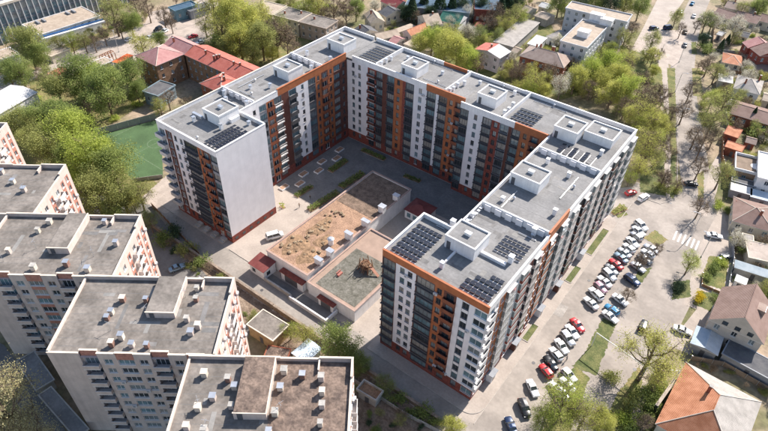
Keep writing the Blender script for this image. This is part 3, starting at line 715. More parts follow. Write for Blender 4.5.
seams(bw, -103.2, 134, -78.4, 148.3, 3.2, 'Y'); seams(bw, -77.8, 134, -58.4, 148.3, 3.2, 'Y'); seams(bw, -57.8, 141.5, -44.6, 148.3, 3.2, 'Y')
patches(rw, [(-43.5, 97, -28, 123), (-43.5, 88, -28, 95), (-51, 71, -28, 80)], ZT, 26, 1, PM)
patches(lw, [(-128, 72, -106, 80), (-128, 95, -116, 121), (-128, 123, -116, 133)], ZT, 20, 2, PM)
patches(bw, [(-103, 134, -79, 148), (-77, 134, -59, 148), (-57, 142, -45, 148)], ZT, 22, 3, PM)
for (rt, segs) in ((rw, (((-40, 98.5), (-40, 106)), ((-31, 110), (-31, 120)), ((-48, 84.3), (-46, 84.3)), ((-33, 93.5), (-29, 93.5)))), (lw, (((-126, 98), (-126, 108)), ((-118, 97), (-124, 97)), ((-110, 72.8), (-120, 72.8)))), (bw, (((-100, 147), (-84, 147)), ((-88, 137), (-80, 137)), ((-74, 147), (-61, 147)), ((-56, 146.5), (-46, 146.5))))):
    for (p_, q_) in segs:
        b = MB(); b.tube([(*p_, ZT + .22), (*q_, ZT + .22)], [.09, .09], STEEL, 6); b.tube([(*q_, ZT - .02), (*q_, ZT + .3)], [.12, .12], STEEL, 6); b.build('roof_pipe', rt)
        b = MB(); x_, y_ = (p_[0] + q_[0]) / 2 + .8, (p_[1] + q_[1]) / 2 + .8; b.tube([(x_, y_, ZT - .02), (x_, y_, ZT + .75)], [.22, .22], STEEL, 10); b.tube([(x_, y_, ZT + .75), (x_, y_, ZT + .95)], [.36, .1], STEEL, 10); b.build('round_vent', rt)
# solar arrays on the roofs ------------------------------------------
def solar(label, x0, y0, x1, y1, rows, along, z=ZT, inset=None):
    t = thing('solar_array', label, 'solar panels', ((x0 + x1) / 2, (y0 + y1) / 2, z), world=True)
    off = OFF[t.name]
    for i in range(rows):
        b = MB()
        if along == 'X':
            pitch = (y1 - y0) / rows; yy = y0 + i * pitch + .1; a, c = x0, x1
            if inset: a, c = x0 + inset[i][0], x1 - inset[i][1]
            wd = pitch * .68
        else:
            pitch = (x1 - x0) / rows; yy = x0 + i * pitch + .1; a, c = y0, y1
            wd = pitch * .72
        n = max(1, round((c - a) / 1.05)); pw = (c - a) / n
        for k in range(n):
            p0, p1 = a + k * pw + .05, a + (k + 1) * pw - .05
            if along == 'X':
                M = Matrix.Translation((p0, yy, z + .62)) @ Matrix.Rotation(R(-14), 4, 'X')
                b.box((0, 0, 0), (p1 - p0, wd, .045), STEEL, top=SOLAR, M=M)
                b.box((.05, .02, -.6), (.09, .06, 0), STEEL, M=Matrix.Translation((p0, yy, z + .62)))
                b.box((.05, wd * .9, -.6), (.09, wd * .9 + .05, -.24), STEEL, M=Matrix.Translation((p0, yy, z + .6)))
            else:
                M = Matrix.Translation((yy, p0, z + .6)) @ Matrix.Rotation(R(8 if i % 2 else -8), 4, 'Y')
                b.box((0, 0, 0), (wd, p1 - p0, .045), STEEL, top=SOLAR, M=M)
                b.box((.05, .05, -.58), (.1, .1, 0), STEEL, M=Matrix.Translation((yy, p0, z + .6)))
                b.box((wd * .9, .05, -.58), (wd * .9 + .05, .1, -.1), STEEL, M=Matrix.Translation((yy, p0, z + .58)))
        if along == 'X': b.box((a, yy - .3, z + .005), (c, yy - .02, z + .16), RAILW)
        else: b.box((yy + wd + .02, a, z + .005), (yy + wd + .28, c, z + .16), RAILW)
        b.build('panel_row', t)
    return t
solar('six-row solar array on the tower roof beside the square lift house, courtyard side', -51.2, 72.0, -44.9, 82.8, 6, 'X')
solar('stepped solar array on the corner of the tower roof above the orange band', -34.6, 72.0, -28.0, 79.4, 4, 'X', inset=((0, 0), (0, .2), (1.2, 0), (3.6, .2)))
solar('four-row solar array on the tower roof in front of the white duct wall', -34.6, 85.6, -28.6, 91.2, 4, 'X')
solar('pale zigzag solar array in the roof corner beside two joined lift houses', -40.0, 126.6, -30.6, 131.0, 6, 'Y')
solar('dark solar array on the back wing roof next to the inner corner', -112.0, 135.6, -104.6, 145.6, 6, 'X')
solar('small solar array on the back wing roof above its orange end', -56.8, 133.4, -50.0, 141.0, 4, 'X')
solar('solar array on the roof above the blank white end wall', -111.4, 73.4, -105.9, 83.6, 4, 'Y')
solar('short single solar row behind the left wing lift house', -125.4, 88.4, -120.8, 92.2, 2, 'X')

# ------------------------------------------------------------------ podium garage in the courtyard
pd = thing('parking_podium', 'low white garage podium with unfinished brown roof garden in the courtyard', 'garage', (-84, 95, 0), world=True)
PZ = 5.6
b = MB(); b.box((-91.2, 72, 0), (-76.6, 117, PZ - .4), WHITE2, top=DIRT); b.build('wall', pd)
b = MB(); b.box((-90.6, 99.5, PZ - .399), (-77.2, 116.6, PZ - .36), mat('shade_darkened_soil', (0.17, 0.12, 0.088), .95, .3, .6, fine=(3, .3), bump=.6)); b.build('podium_shade_sheet', pd)  # far end of the roof soil browned darker, shade painted into the colour
PINKC = mat('pink_coping', (0.36, 0.25, 0.205), 0.85, 0.12, 0.8)
parapet(pd, [(-91.3, 71.9), (-76.5, 71.9), (-76.5, 117.1), (-91.3, 117.1)], PZ - .6, PZ, .4, WHITE2, capm=PINKC)
for x, y, dx, dy, h in ((-78.2, 76.6, 2.4, 1.0, 1.5), (-77.6, 80.5, 2.0, 1.2, 1.7), (-78.2, 88.6, 2.4, 1.0, 1.9), (-78.0, 95.5, 2.6, 1.0, 1.7), (-77.9, 103, 2, 1.5, 1.8), (-78, 110, 2, 1.2, 1.4)):
    b = MB(); b.box((x - .2, y, PZ - .45), (x + dx - .45, y + dy, PZ + h), WHITE2); b.box((x - .35, y - .15, PZ + h), (x + dx - .3, y + dy + .15, PZ + h + .12), STEEL)
    b.build('vent_shaft', pd)
b = MB(); b.tube([(-79.8, 84.6, PZ - .4), (-79.8, 84.6, PZ + 1.6)], [.75, .75], WHITE2, 12); b.tube([(-79.8, 84.6, PZ + 1.6), (-79.8, 84.6, PZ + 1.9)], [.95, .5], STEEL, 12); b.build('vent_shaft', pd)
b = MB(); b.box((-84.9, 70.6, 0), (-77.2, 71.85, 2.9), WHITE2); b.box((-85.2, 70.2, 2.9), (-77.0, 71.84, 3.15), MAROON); b.box((-83.6, 70.55, .1), (-79.2, 70.6, 2.6), DARK); b.build('garage_entrance', pd)
ld = thing('play_deck', 'lower courtyard deck with grey rubber roof and pinkish border beside the podium', 'deck', (-68, 83, 0), world=True)
LZ = 4.3
RUBG = mat('rubber_surface_grey', (0.10, 0.095, 0.075), 0.9, 0.15, 0.5, c2=(0.175, 0.165, 0.14), fine=(2, 0.2))
PINKS = mat('rubber_surface_pink', (0.32, 0.23, 0.18), 0.9, 0.1, 0.5)
b = MB(); b.box((-75.9, 71.3, 0), (-60.6, 97.0, LZ - .3), WHITE2, top=PINKS); b.build('wall', ld)
b = MB(); b.box((-74.2, 72.4, LZ - .31), (-61.5, 88.6, LZ - .26), RUBG); b.build('rubber_mat', ld)
parapet(ld, [(-76.0, 71.2), (-60.5, 71.2), (-60.5, 97.1), (-76.0, 97.1)], LZ - .35, LZ, .35, WHITE2, capm=PINKC)
b = MB(); b.box((-71.4, 70.1, 0), (-66.5, 71.15, 2.6), WHITE2); b.box((-71.7, 69.8, 2.6), (-66.2, 71.14, 2.85), MAROON); b.box((-70.6, 70.05, .1), (-67.4, 70.1, 2.4), DARK); b.build('garage_entrance', ld)
# ramp walls
rp_ = thing('ramp_wall', 'low concrete ramp walls in front of the garage entrances', 'ramp', (-78, 68, 0), world=True)
b = MB(); b.box((-88, 67.2, 0), (-78.6, 67.6, 1.2), CONC); b.box((-78.2, 66.6, 0), (-65.8, 67.0, 1.2), WHITE2); b.box((-66.2, 67.01, 0), (-65.8, 71.0, 1.2), WHITE2); b.box((-78.6, 66.61, 0), (-78.22, 67.6, 1.0), CONC); b.build('wall', rp_)
b = MB(); b.face([(-87.9, 67.7, .2), (-66.3, 67.1, .2), (-66.3, 70.0, .2), (-87.9, 70.1, .2)], ASPHD); b.build('driveway', rp_)
# gate house with maroon roof
gh = thing('gate_house', 'small white gate house with maroon lean-to roof at the podium corner', 'shed', (-90.6, 69.3, 0), world=True)
b = MB(); b.box((-93.2, 67.4, 0), (-88.0, 71.6, 3.0), WHITE2); b.build('wall', gh)
b = MB(); M = Matrix.Translation((-93.5, 67.1, 3.0)) @ Matrix.Rotation(R(7), 4, 'X'); b.box((0, 0, 0), (5.8, 4.7, .14), stripes('maroon_sheet', (0.20, 0.05, 0.045), (0.27, 0.08, 0.07), 2.0), M=M); b.build('roof', gh)
b = MB(); b.box((-92.3, 67.34, .9), (-91.2, 67.396, 2.1), GL[0]); b.build('window', gh); b = MB(); b.box((-87.996, 68.4, .9), (-87.94, 69.6, 2.1), GL[0]); b.build('window', gh)
# soil heaps and boulders on the podium roof
HEAP = mat('heap_soil', (0.25, 0.16, 0.095), .95, .3, .9, fine=(4, .35), bump=.6)
rnd = random.Random(5)
for i, (cx, cy, rx, ry, h) in enumerate(((-87, 78.5, 3.4, 4.2, .4), (-81.4, 77.5, 2.8, 3.6, .35), (-86.6, 88, 2.2, 5, .5), (-82.4, 84.0, 1.8, 3.0, .3))):
    b = MB(); n, m = 20, 7
    for r in range(m):
        for k in range(n):
            pts = []
            for (rr, kk) in ((r, k), (r + 1, k), (r + 1, k + 1), (r, k + 1)):
                t = 2 * math.pi * (kk % n) / n; q = rr / m
                ir = 1 + .18 * math.sin(3 * t + i) + .08 * math.sin(7 * t)
                zz = PZ - .42 + h * (1 - q * q) * (.8 + .25 * math.sin(5 * t + rr + i) * math.sin(rr * 2.1))
                pts.append((cx + rx * q * ir * math.cos(t), cy + ry * q * ir * math.sin(t), zz))
            b.face(pts, HEAP)
    tag(b.build('soil_heap', off=(cx, cy, PZ - .4), parent=None), ('%s heap of brown soil and rubble on the podium roof' % ('large', 'low', 'long', 'small')[i]), 'soil heap').location = (cx, cy, PZ - .4)
def rock(seed):
    r = random.Random(seed); bm = bmesh.new(); bmesh.ops.create_icosphere(bm, subdivisions=1, radius=1)
    for v in bm.verts: v.co *= r.uniform(.7, 1.15); v.co.z *= .65
    me = bpy.data.meshes.new('boulder'); bm.to_mesh(me); bm.free(); me.materials.append(STONE); return me
rocks = [rock(i) for i in range(4)]
for i in range(52):
    k = rnd.random()
    if k < .62: x, y = rnd.gauss(-86.3, 1.2), rnd.uniform(80, 96)
    elif k < .85: x, y = rnd.gauss(-87, 1.8), rnd.uniform(75, 80)
    else: x, y = rnd.gauss(-81.5, 1.2), rnd.uniform(76, 88)
    s = rnd.uniform(.22, .62)
    o = link('boulder', rocks[i % 4], None, (x, y, PZ - .25 + s * .2), rnd.uniform(0, 6)); o.scale = (s, s * rnd.uniform(.8, 1.3), s)
    tag(o, 'loose tan boulder lying among the soil heaps on the podium roof', 'boulder', 'boulders on the podium roof')
# climbing frame
cf = thing('climbing_frame', 'brown wooden climbing frame with nets standing on the grey play deck', 'playground', (-67.3, 84.0, LZ - .26), world=False)
def bar(b, p, q, r, m): b.tube([p, q], [r, r], m, 6)
for k in range(8):
    t = 2 * math.pi * k / 8; b = MB(); bar(b, (2.3 * math.cos(t), 1.7 * math.sin(t), 0), (1.7 * math.cos(t + .25), 1.3 * math.sin(t + .25), 2.9 + .5 * (k % 3)), .11, WOOD); b.build('post', cf)
for z, r in ((1.1, 1.9), (2.1, 1.6)):
    b = MB(); b.prism([(r * math.cos(2 * math.pi * k / 8), r * .75 * math.sin(2 * math.pi * k / 8)) for k in range(8)], z, z + .12, WOOD); b.build('platform', cf)
b = MB()
for k in range(14):
    t = 2 * math.pi * k / 14; bar(b, (2.8 * math.cos(t), 2.0 * math.sin(t), 0.02), (.5 * math.cos(t + 1.2), .4 * math.sin(t + 1.2), 3.6), .05, RUST)
b.build('rope_net', cf)
b = MB(); b.face([(1.5, -.4, 2.1), (1.5, .4, 2.1), (4.2, .4, .15), (4.2, -.4, .15)], mat('slide_brown', (0.32, 0.15, 0.10), .5)); b.box((1.5, -.46, 2.0), (1.6, -.4, 2.5), STEEL); b.build('slide', cf)
b = MB(); b.box((-71.6, 77.6, 0), (-71.0, 79.2, .5), mat('bench_red', (0.36, .14, .11), .6)); b.box((-71.9, 77.6, .5), (-71.7, 79.2, .95), MATS['bench_red'])
bo = b.build('play_bench', off=(-71.4, 78.4, 0)); bo.location = (-71.4, 78.4, LZ - .26); tag(bo, 'small red bench on the grey play deck', 'bench')
# pavilion
pv = thing('pavilion', 'small white pavilion with maroon hipped roof in the shaded courtyard', 'pavilion', (-70.8, 114, 0), world=True)
b = MB(); b.box((-74.2, 110.9, 0), (-67.4, 117, 3.2), WHITE2); b.build('wall', pv)
MSH = MATS['maroon_sheet']
b = MB(); A = [(-74.6, 110.5, 3.2), (-67.0, 110.5, 3.2), (-67.0, 117.4, 3.2), (-74.6, 117.4, 3.2)]; r0, r1 = (-71.6, 113.9, 4.5), (-70.0, 113.9, 4.5)
for q in ([A[0], A[1], r1, r0], [A[1], A[2], r1], [A[2], A[3], r0, r1], [A[3], A[0], r0], A[::-1]): b.face(q, MSH)
b.build('roof', pv)
for k in range(3): b = MB(); b.box((-73.4 + k * 2.1, 110.84, .8), (-72.2 + k * 2.1, 110.896, 2.3), GL[1]); b.build('window', pv)
# retaining wall along the old yards
rwl = thing('retaining_wall', 'long rough retaining wall between the new alley and the old yards', 'wall', (-85, 62.6, 0), world=True)
for k, (xa, xb, h) in enumerate(((-131, -118, 1.3), (-117.9, -104, 1.4), (-103.9, -92, 1.6), (-91.9, -79, 1.8), (-78.9, -66, 1.7), (-65.9, -53, 1.6), (-52.9, -40, 1.4), (-39.9, -30, 1.2))):
    b = MB(); RWM = mat('rough_wall', (0.23, 0.18, 0.14), .95, .25, .8, fine=(3, .2), bump=.5); b.box((xa, 61.7, 0), (xb, 62.15, h), RWM); b.box((xa, 61.6, h), (xb, 62.25, h + .12), RWM); b.build('wall_panel', rwl)

# ------------------------------------------------------------------ the old stepped panel blocks
TH = R(37.0); BO = Vector((-85.2, 15.3, 0)); ua = Vector((math.cos(TH), math.sin(TH), 0)); ub = Vector((-math.sin(TH), math.cos(TH), 0))
def L2(a, b_): p = BO + ua * a + ub * b_; return (p.x, p.y)
BZ, BH, BN = 0.8, 2.72, 9
def old_block(label, a0, a1, b0, b1, roofm, pent, stacks, seed, spm=PINK):
    zr = BZ + BH * BN + .95
    c0 = L2((a0 + a1) / 2, (b0 + b1) / 2)
    t = thing('panel_block', label, 'apartment building', (*c0, 0), world=True)
    rr = random.Random(seed)
    iset = .5
    b = MB(); b.prism([L2(a0 + .75, b0 + .8), L2(a1 - .3, b0 + .8), L2(a1 - .3, b1 - .02), L2(a0 + .75, b1 - .02)], 0, zr - .35, GREYP); b.build('core', t)
    b = MB(); b.prism([L2(a0 + .1, b0 + .55), L2(a1 - .1, b0 + .55), L2(a1 - .1, b1 - .1), L2(a0 + .1, b1 - .1)], zr - .3, zr, roofm); b.build('roof_deck', t)
    wv = dict(w=1.5, h=1.4, sill=.9)
    bl = dict(set=iset, bal=1.15, bm=.1, rail=PINK, bf=0, slab=SLAB, gw=(6, 1, 1, 2), margin=.35)
    cols = [(5.6, PINK, 'blank'), (3.2, PINK, 'balc', dict(bl, toplay=SALMON)), (3.3, PINK, 'win', wv), (3.2, PINK, 'glaz', dict(sill=.85, spandrel=spm, toplay=SALMON, margin=.15)), (3.1, PINK, 'win', wv), (3.2, PINK, 'balc', dict(bl, toplay=SALMON)), (3.3, PINK, 'win', wv), (3.2, PINK, 'glaz', dict(sill=.85, margin=.15, spandrel=spm, toplay=SALMON)), (1.9, PINK, 'blank')]
    tw = sum(c[0] for c in cols); cols = [(c[0] * (a1 - a0) / tw, *c[1:]) for c in cols]
    facade(t, L2(a0, b0), ua, BZ, BH, BN, cols, ac=.1, rnd=rr)
    # coloured top storey panels on the shaded front
    s = 0
    for c in cols:
        if c[2] in ('balc', 'glaz'):
            d0 = c[3].get('set', 0)
            M = Matrix.Translation((*L2(a0 + s, b0 + d0), 0)) @ Matrix.Rotation(TH, 4, 'Z')
            q = MB(); q.box((.05, -.05, zr - 1.35), (c[0] - .05, -.006, zr + .5), SALMON, M=M); q.build('top_panel', t)
        s += c[0]
    # sunny gable: white piers, orange strips between the windows
    ws = dict(w=1.35, h=1.4, sill=.9)
    sp = dict(w=1.35, h=1.4, sill=.9, spandrel=SALMON)
    side = [(1.0, PINK, 'blank'), (1.5, SALMON, 'win', dict(ws, w=1.1)), (.9, PINK, 'blank'), (2.0, PINK, 'win', ws), (1.0, PINK, 'blank'), (1.5, SALMON, 'win', dict(ws, w=1.1)), (.7, PINK, 'blank'), (2.6, PINK, 'win', dict(ws, bal=.95, rail=RAILW, bf=0)), (.7, PINK, 'blank'), (1.4, SALMON, 'win', dict(ws, w=1.1)), (.8, PINK, 'blank'), (1.5, SALMON, 'win', dict(ws, w=1.1)), (1.0, PINK, 'blank')]
    tw = sum(c[0] for c in side); side = [(c[0] * (b1 - b0) / tw, *c[1:]) for c in side]
    facade(t, L2(a1, b0), ub, BZ, BH, BN, side, ac=.22, rnd=rr)
    facade(t, L2(a1, b1), -ua, BZ, BH, BN, [((a1 - a0), PINK, 'win', dict(n=8, w=1.4, h=1.4))], wname='rear_wall', rnd=rr)
    facade(t, L2(a0, b1), -ub, BZ, BH, BN, [((b1 - b0), PINK, 'blank')], wname='end_wall', rnd=rr)
    # parapets stepping with the recesses
    def wallseg(pa, pb, z1, th=.3, m=PINK, cm=BEIGE):
        a_, c_ = Vector((*L2(*pa), 0)), Vector((*L2(*pb), 0)); d = c_ - a_; L = d.length
        M = Matrix.Translation((a_.x, a_.y, 0)) @ Matrix.Rotation(math.atan2(d.y, d.x), 4, 'Z')
        q = MB(); q.box((.003, .0, zr - .96), (L - .003, th, z1), m, M=M); q.box((-.04, -.05, z1), (L + .04, th + .05, z1 + .06), cm, M=M); q.build('parapet', t)
    s = 0
    for c in cols:
        hh = .35 if c[2] == 'blank' or c[2] == 'win' else .55
        d0 = c[3].get('set', 0) if len(c) > 3 else 0
        wallseg((a0 + s + .002, b0 + d0), (a0 + s + c[0] - .002, b0 + d0), zr + hh); s += c[0]
    wallseg((a1, b0 + .35), (a1, b1 - 4), zr + .55); wallseg((a1, b1 - 4), (a1, b1), zr + 1.15)
    wallseg((a1 - .35, b1), (a1 - 6, b1), zr + 1.15); wallseg((a1 - 6, b1), (a1 - 13, b1), zr + .75); wallseg((a1 - 13, b1), (a0, b1), zr + .95)
    wallseg((a0, b1 - .35), (a0, b0 + .35), zr + .55)
    wallseg((a1 - 5.9, b1 - 2.6), (a1 - 5.9, b1 - .3), zr + .9, .2)
    # lift house on the roof
    for (pa0, pa1, pb0, pb1, h) in pent:
        q = MB(); q.prism([L2(a0 + pa0, b0 + pb0), L2(a0 + pa1, b0 + pb0), L2(a0 + pa1, b0 + pb1), L2(a0 + pa0, b0 + pb1)], zr, zr + h, PINK, top=roofm)
        o = q.build('lift_house', t); OFF[o.name] = OFF[t.name]
        M = Matrix.Translation((*L2(a0 + pa0, b0 + pb0), zr)) @ Matrix.Rotation(TH, 4, 'Z')
        q = MB(); q.box((-.08, -.1, h), (pa1 - pa0 + .1, .16, h + .1), BEIGE, M=M); q.box((pa1 - pa0 - .16, .16, h), (pa1 - pa0 + .1, pb1 - pb0, h + .1), BEIGE, M=M); q.build('coping', o)
        q = MB(); q.box((.6, -.06, .1), (1.5, -.004, h - .25), DARK, M=M); q.build('door', o)
    for (x, y, h) in stacks:
        p = L2(a0 + x, b0 + y); sz = rr.uniform(.75, 1.0)
        vent_stack(t, p[0], p[1], zr, h * rr.uniform(.85, 1.1), sz, rr.choice((BEIGE, PINK, mat('sooty_brick', (0.24, 0.14, 0.11), .9, .25, 1.5), BEIGE, PINK)), rz=TH, cap=rr.choice((CONC, BEIGE, STEEL)))
    for k in range(9):
        M = Matrix.Translation((*L2(a0 + .6, b0 + 1.6 + k * 1.85 + rr.uniform(-.2, .2)), zr)) @ Matrix.Rotation(TH, 4, 'Z')
        q = MB(); q.box((0, 0, -.004), (a1 - a0 - 1.2, .07, .0045), SEAM, M=M); q.build('roof_seam', t)
    for k in range(12):
        p = L2(rr.uniform(a0 + 2, a1 - 2), rr.uniform(b0 + 2, b1 - 2)); M = Matrix.Translation((*p, zr)) @ Matrix.Rotation(TH + rr.choice((0, math.pi / 2)), 4, 'Z')
        q = MB(); a_, c_ = rr.uniform(.5, 3.2), rr.uniform(.3, .55); q.box((-a_, -c_, .001 + .001 * k), (a_, c_, .007 + .001 * k), rr.choice(PM), M=M); q.build('felt_patch', t)
    for k in range(3):
        p = L2(a0 + rr.uniform(4, 26), b0 + rr.uniform(3, 15)); q = MB(); q.tube([(p[0], p[1], zr - .02), (p[0], p[1], zr + 2.6)], [.04, .03], STEEL, 5)
        M = Matrix.Translation((p[0], p[1], zr + 2.3)) @ Matrix.Rotation(rr.uniform(0, 3), 4, 'Z')
        q.box((-.7, -.02, 0), (.7, .02, .04), STEEL, M=M); q.box((-.02, -.4, -.3), (.02, .4, -.26), STEEL, M=M); q.build('aerial', t)
    return t
stk = lambda *p: [(x, y, h) for (x, y, h) in p]
old_block('pale pink panel block whose roof corner carries a red-striped gable, farthest along the stepped row', -72, -42, 55.3, 73.4, ROOFO, [(10, 14, 6, 14, 1.6)], stk((5, 5, 1.2), (20, 6, 1.2), (24, 12, 1.1)), 1, SALMON)
old_block('pale pink panel block with long low roof box, next to the oak-green wood', -49, -18.8, 37.2, 55.3, ROOFO, [(9, 12.5, 5, 17.6, 1.5)], stk((15.5, 15.3, 1), (20, 11.6, 1.0), (24, 8.6, 1.1), (13.5, 15.5, 1.1), (5, 4, 1), (16, 2.0, 1)), 2, SALMON)
old_block('pale pink panel block with grey roof box and thin masts, middle of the stepped row', -24.6, 5.5, 18.75, 37.1, ROOFO, [(14.2, 18.6, 6.6, 17.8, 1.7)], stk((9.2, 13.0, 1.2), (13.2, 2.0, 1.2), (19.4, 3.2, 1.2), (22.5, 16.3, 1.1), (27.3, 9.6, 1.2), (6, 6.5, 1.1), (10.4, 16.0, 1.0), (24.2, 1.9, 1.0)), 3, SALMON)
old_block('pale pink panel block with many small chimneys on its grey roof', 0, 30, .25, 18.65, ROOFO, [(15.2, 20.6, 8.6, 17.9, 1.6)], stk((8.3, 9.4, 1), (8.0, 8.0, 1), (12.2, 3.6, 1.2), (11.0, 2.0, 1.2), (14.6, 2.0, 1.1), (17.8, 12.6, 1), (18.2, 11, 1.2), (14, 12.4, 1.1), (9.4, 12.6, 1), (23, 8, 1), (23.5, 13, 1.1), (24.5, 5, 1.1), (25.5, 6.4, 1.2), (23, 15.8, 1), (18.4, 16.6, 1), (17.4, 1.8, 1)), 4)
old_block('panel block with stained brown roof half and low brick roof hut', 25.6, 54.8, -18.2, .05, ROOFO, [(10.2, 15.6, 6.4, 17.4, 1.9)], stk((3.5, 14.6, 1.1), (6, 10, 1.1), (4, 8, 1.1), (3, 4.6, 1.1), (7.8, 13.6, 1.1), (20.5, 14.6, 1.2), (23.8, 14.2, 1.2), (24.2, 11.4, 1.2), (24.4, 8.9, 1.2), (24.4, 5.6, 1.2), (24.2, 2.6, 1), (17.2, 15.5, 1.1), (17.0, 12.2, 1.0), (16.8, 7.4, 1.0), (9.4, 8.5, 1), (9.2, 12.2, 1.1), (16.3, 4, 1.2), (6, 4, 1.2)), 5)
b = MB(); zr = BZ + BH * BN + .95; b.prism([L2(25.6 + 15.8, -17.4), L2(54.4, -17.4), L2(54.4, -.4), L2(25.6 + 15.8, -.4)], zr + .004, zr + .03, ROOFB)
b.prism([L2(25.6 + 10.3, -18.2 + 6.5), L2(25.6 + 15.5, -18.2 + 6.5), L2(25.6 + 15.5, -.9), L2(25.6 + 10.3, -.9)], zr + 2.005, zr + 2.03, ROOFB)
par = [o for o in bpy.data.objects if o.get('label', '').startswith('panel block with stained')][0]
b.build('stained_roof_felt', par)

# ------------------------------------------------------------------ houses and other buildings
def rect_from(A, B, C):
    """axis frame from three eave corners (world): A->B first edge, B->C second"""
    u = (B - A); u.z = 0; L = u.length; u.normalize(); v = C - B; v.z = 0
    n = Vector((-u.y, u.x, 0)); W = v.dot(n)
    if W < 0:            # make it counter-clockwise
        A, u, W = B, -u, -W; n = Vector((-u.y, u.x, 0))
    return A, u, n, L, W
FOOT = []
def house(name, label, cat, px, h, roof='gable', rise=1.8, wall=CREAM, rm=None, rm2=None, over=.35, storeys=1, ridge='u', wins=True, chim=0, flatm=None, win_cols=None, parap=.35):
    A, u, n, L, W = rect_from(*[(Vector((q[1], q[2], 0)) if q[0] == 'W' else G(q[0], q[1], h)) for q in px])
    FOOT.append((A, u, n, L, W))
    ang = math.atan2(u.y, u.x); ctr = A + u * L / 2 + n * W / 2
    t = thing(name, label, cat, (ctr.x, ctr.y, 0), ang)
    x, y = L / 2 - over, W / 2 - over
    rr = random.Random(int(A.x * 13 + A.y))
    fh = h / storeys
    # walls with window openings on four sides, modelled in local coordinates
    OFF[t.name] = Vector((0, 0, 0))
    if wins:
        for (o, uu, ll) in (((-x, -y), (1, 0), 2 * x), ((x, -y), (0, 1), 2 * y), ((x, y), (-1, 0), 2 * x), ((-x, y), (0, -1), 2 * y)):
            k = win_cols or max(1, int(ll / 3.2))
            facade(t, o, uu, .35, (h - .35) / storeys, storeys, [(ll, wall, 'win', dict(n=k, w=min(1.2, ll / k * .5), h=min(1.5, fh * .5), sill=fh * .3))], rnd=rr)
        b = MB(); b.box((-x + .25, -y + .25, 0), (x - .25, y - .25, h - .05), DARK); b.build('core', t)
    else:
        b = MB(); b.box((-x, -y, 0), (x, y, h - .004), wall); b.build('wall', t)
        b = MB(); b.box((-.5, -y - .05, .0), (.5, -y - .004, min(2.1, h * .8)), DARK); b.build('door', t)
    X, Y = L / 2, W / 2
    rm = rm or ROOFG; rm2 = rm2 or rm
    b = MB()
    if roof == 'flat':
        b.box((-X, -Y, h), (X, Y, h + .18), flatm or wall, top=rm)
        if parap:
            for (a, c) in (((-X, -Y), (X, -Y + .25)), ((-X, Y - .25), (X, Y)), ((-X, -Y + .25), (-X + .25, Y - .25)), ((X - .25, -Y + .25), (X, Y - .25))):
                b.box((*a, h + .18), (*c, h + .18 + parap), flatm or wall)
        ro = b.build('roof', t)
    else:
        zt = h + rise; k = .12
        if ridge == 'u': r0, r1 = Vector((-X, 0, zt)), Vector((X, 0, zt))
        else: r0, r1 = Vector((0, -Y, zt)), Vector((0, Y, zt))
        if roof == 'hip':
            ins = min(X, Y) * .95
            if ridge == 'u': r0.x += ins; r1.x -= ins
            else: r0.y += ins; r1.y -= ins
        c = [Vector((-X, -Y, h)), Vector((X, -Y, h)), Vector((X, Y, h)), Vector((-X, Y, h))]
        dn = Vector((0, 0, -k))
        if ridge == 'u': planes = [([c[0], c[1], r1, r0], rm), ([c[2], c[3], r0, r1], rm2)]; ends = [([c[1], c[2], r1], rm), ([c[3], c[0], r0], rm2)]
        else: planes = [([c[3], c[0], r0, r1], rm), ([c[1], c[2], r1, r0], rm2)]; ends = [([c[0], c[1], r0], rm), ([c[2], c[3], r1], rm2)]
        for q, m in planes: b.face(q, m)
        for q, m in ends:
            if roof == 'hip': b.face(q, m)
            else:
                b.face([p * .985 if False else p for p in q], wall)
        b.face([p + dn for p in c[::-1]], wall)
        for i in range(4): b.face([c[i] + dn, c[(i + 1) % 4] + dn, c[(i + 1) % 4], c[i]], RAILW)
        # ridge and hip caps
        cap = BEIGE
        b.tube([r0 + Vector((0, 0, .03)), r1 + Vector((0, 0, .03))], [.1, .1], rm, 5)
        if roof == 'hip':
            for cc_ in c:
                rr_ = r0 if (cc_ - r0).length < (cc_ - r1).length else r1
                b.tube([cc_ + Vector((0, 0, .03)), rr_ + Vector((0, 0, .03))], [.09, .09], BEIGE, 5)
        ro = b.build('roof', t)
        if roof == 'gable':
            pass
    for i in range(chim):
        q = MB(); cx = rr.uniform(-X * .6, X * .6); cy = rr.uniform(-Y * .5, Y * .5)
        q.box((cx - .3, cy - .3, h), (cx + .3, cy + .3, h + (rise if roof != 'flat' else .5) + 1.0), BRICKR); q.box((cx - .38, cy - .38, h + (rise if roof != 'flat' else .5) + 1.0), (cx + .38, cy + .38, h + (rise if roof != 'flat' else .5) + 1.1), CONC)
        cc = q.build('chimney', ro)
    return t
TILE_O = stripes('orange_tile', (0.40, 0.155, 0.075), (0.56, 0.25, 0.14), 1.6, 'Y')
TILE_R = stripes('red_sheet_roof', (0.46, 0.12, 0.085), (0.56, 0.175, 0.13), 1.5, 'X')
TILE_P = stripes('pink_sheet_roof', (0.46, 0.22, 0.205), (0.54, 0.29, 0.265), 1.5, 'X')
TILE_B = stripes('brown_tile', (0.24, 0.15, 0.12), (0.31, 0.205, 0.17), 1.8, 'X')
TILE_BL = stripes('light_brown_tile', (0.36, 0.26, 0.21), (0.46, 0.35, 0.29), 1.8, 'X')
SLATE = stripes('grey_asbestos_sheet', (0.38, 0.345, 0.31), (0.52, 0.475, 0.43), 2.2, 'X')
SLATED = stripes('dark_sheet_roof', (0.11, 0.11, 0.12), (0.17, 0.165, 0.165), 2.0, 'X')
TAN = stripes('tan_sheet_roof', (0.42, 0.33, 0.25), (0.55, 0.45, 0.35), 1.8, 'X')
GREENR = stripes('green_sheet_roof', (0.03, 0.16, 0.12), (0.05, 0.22, 0.16), 1.8, 'X')
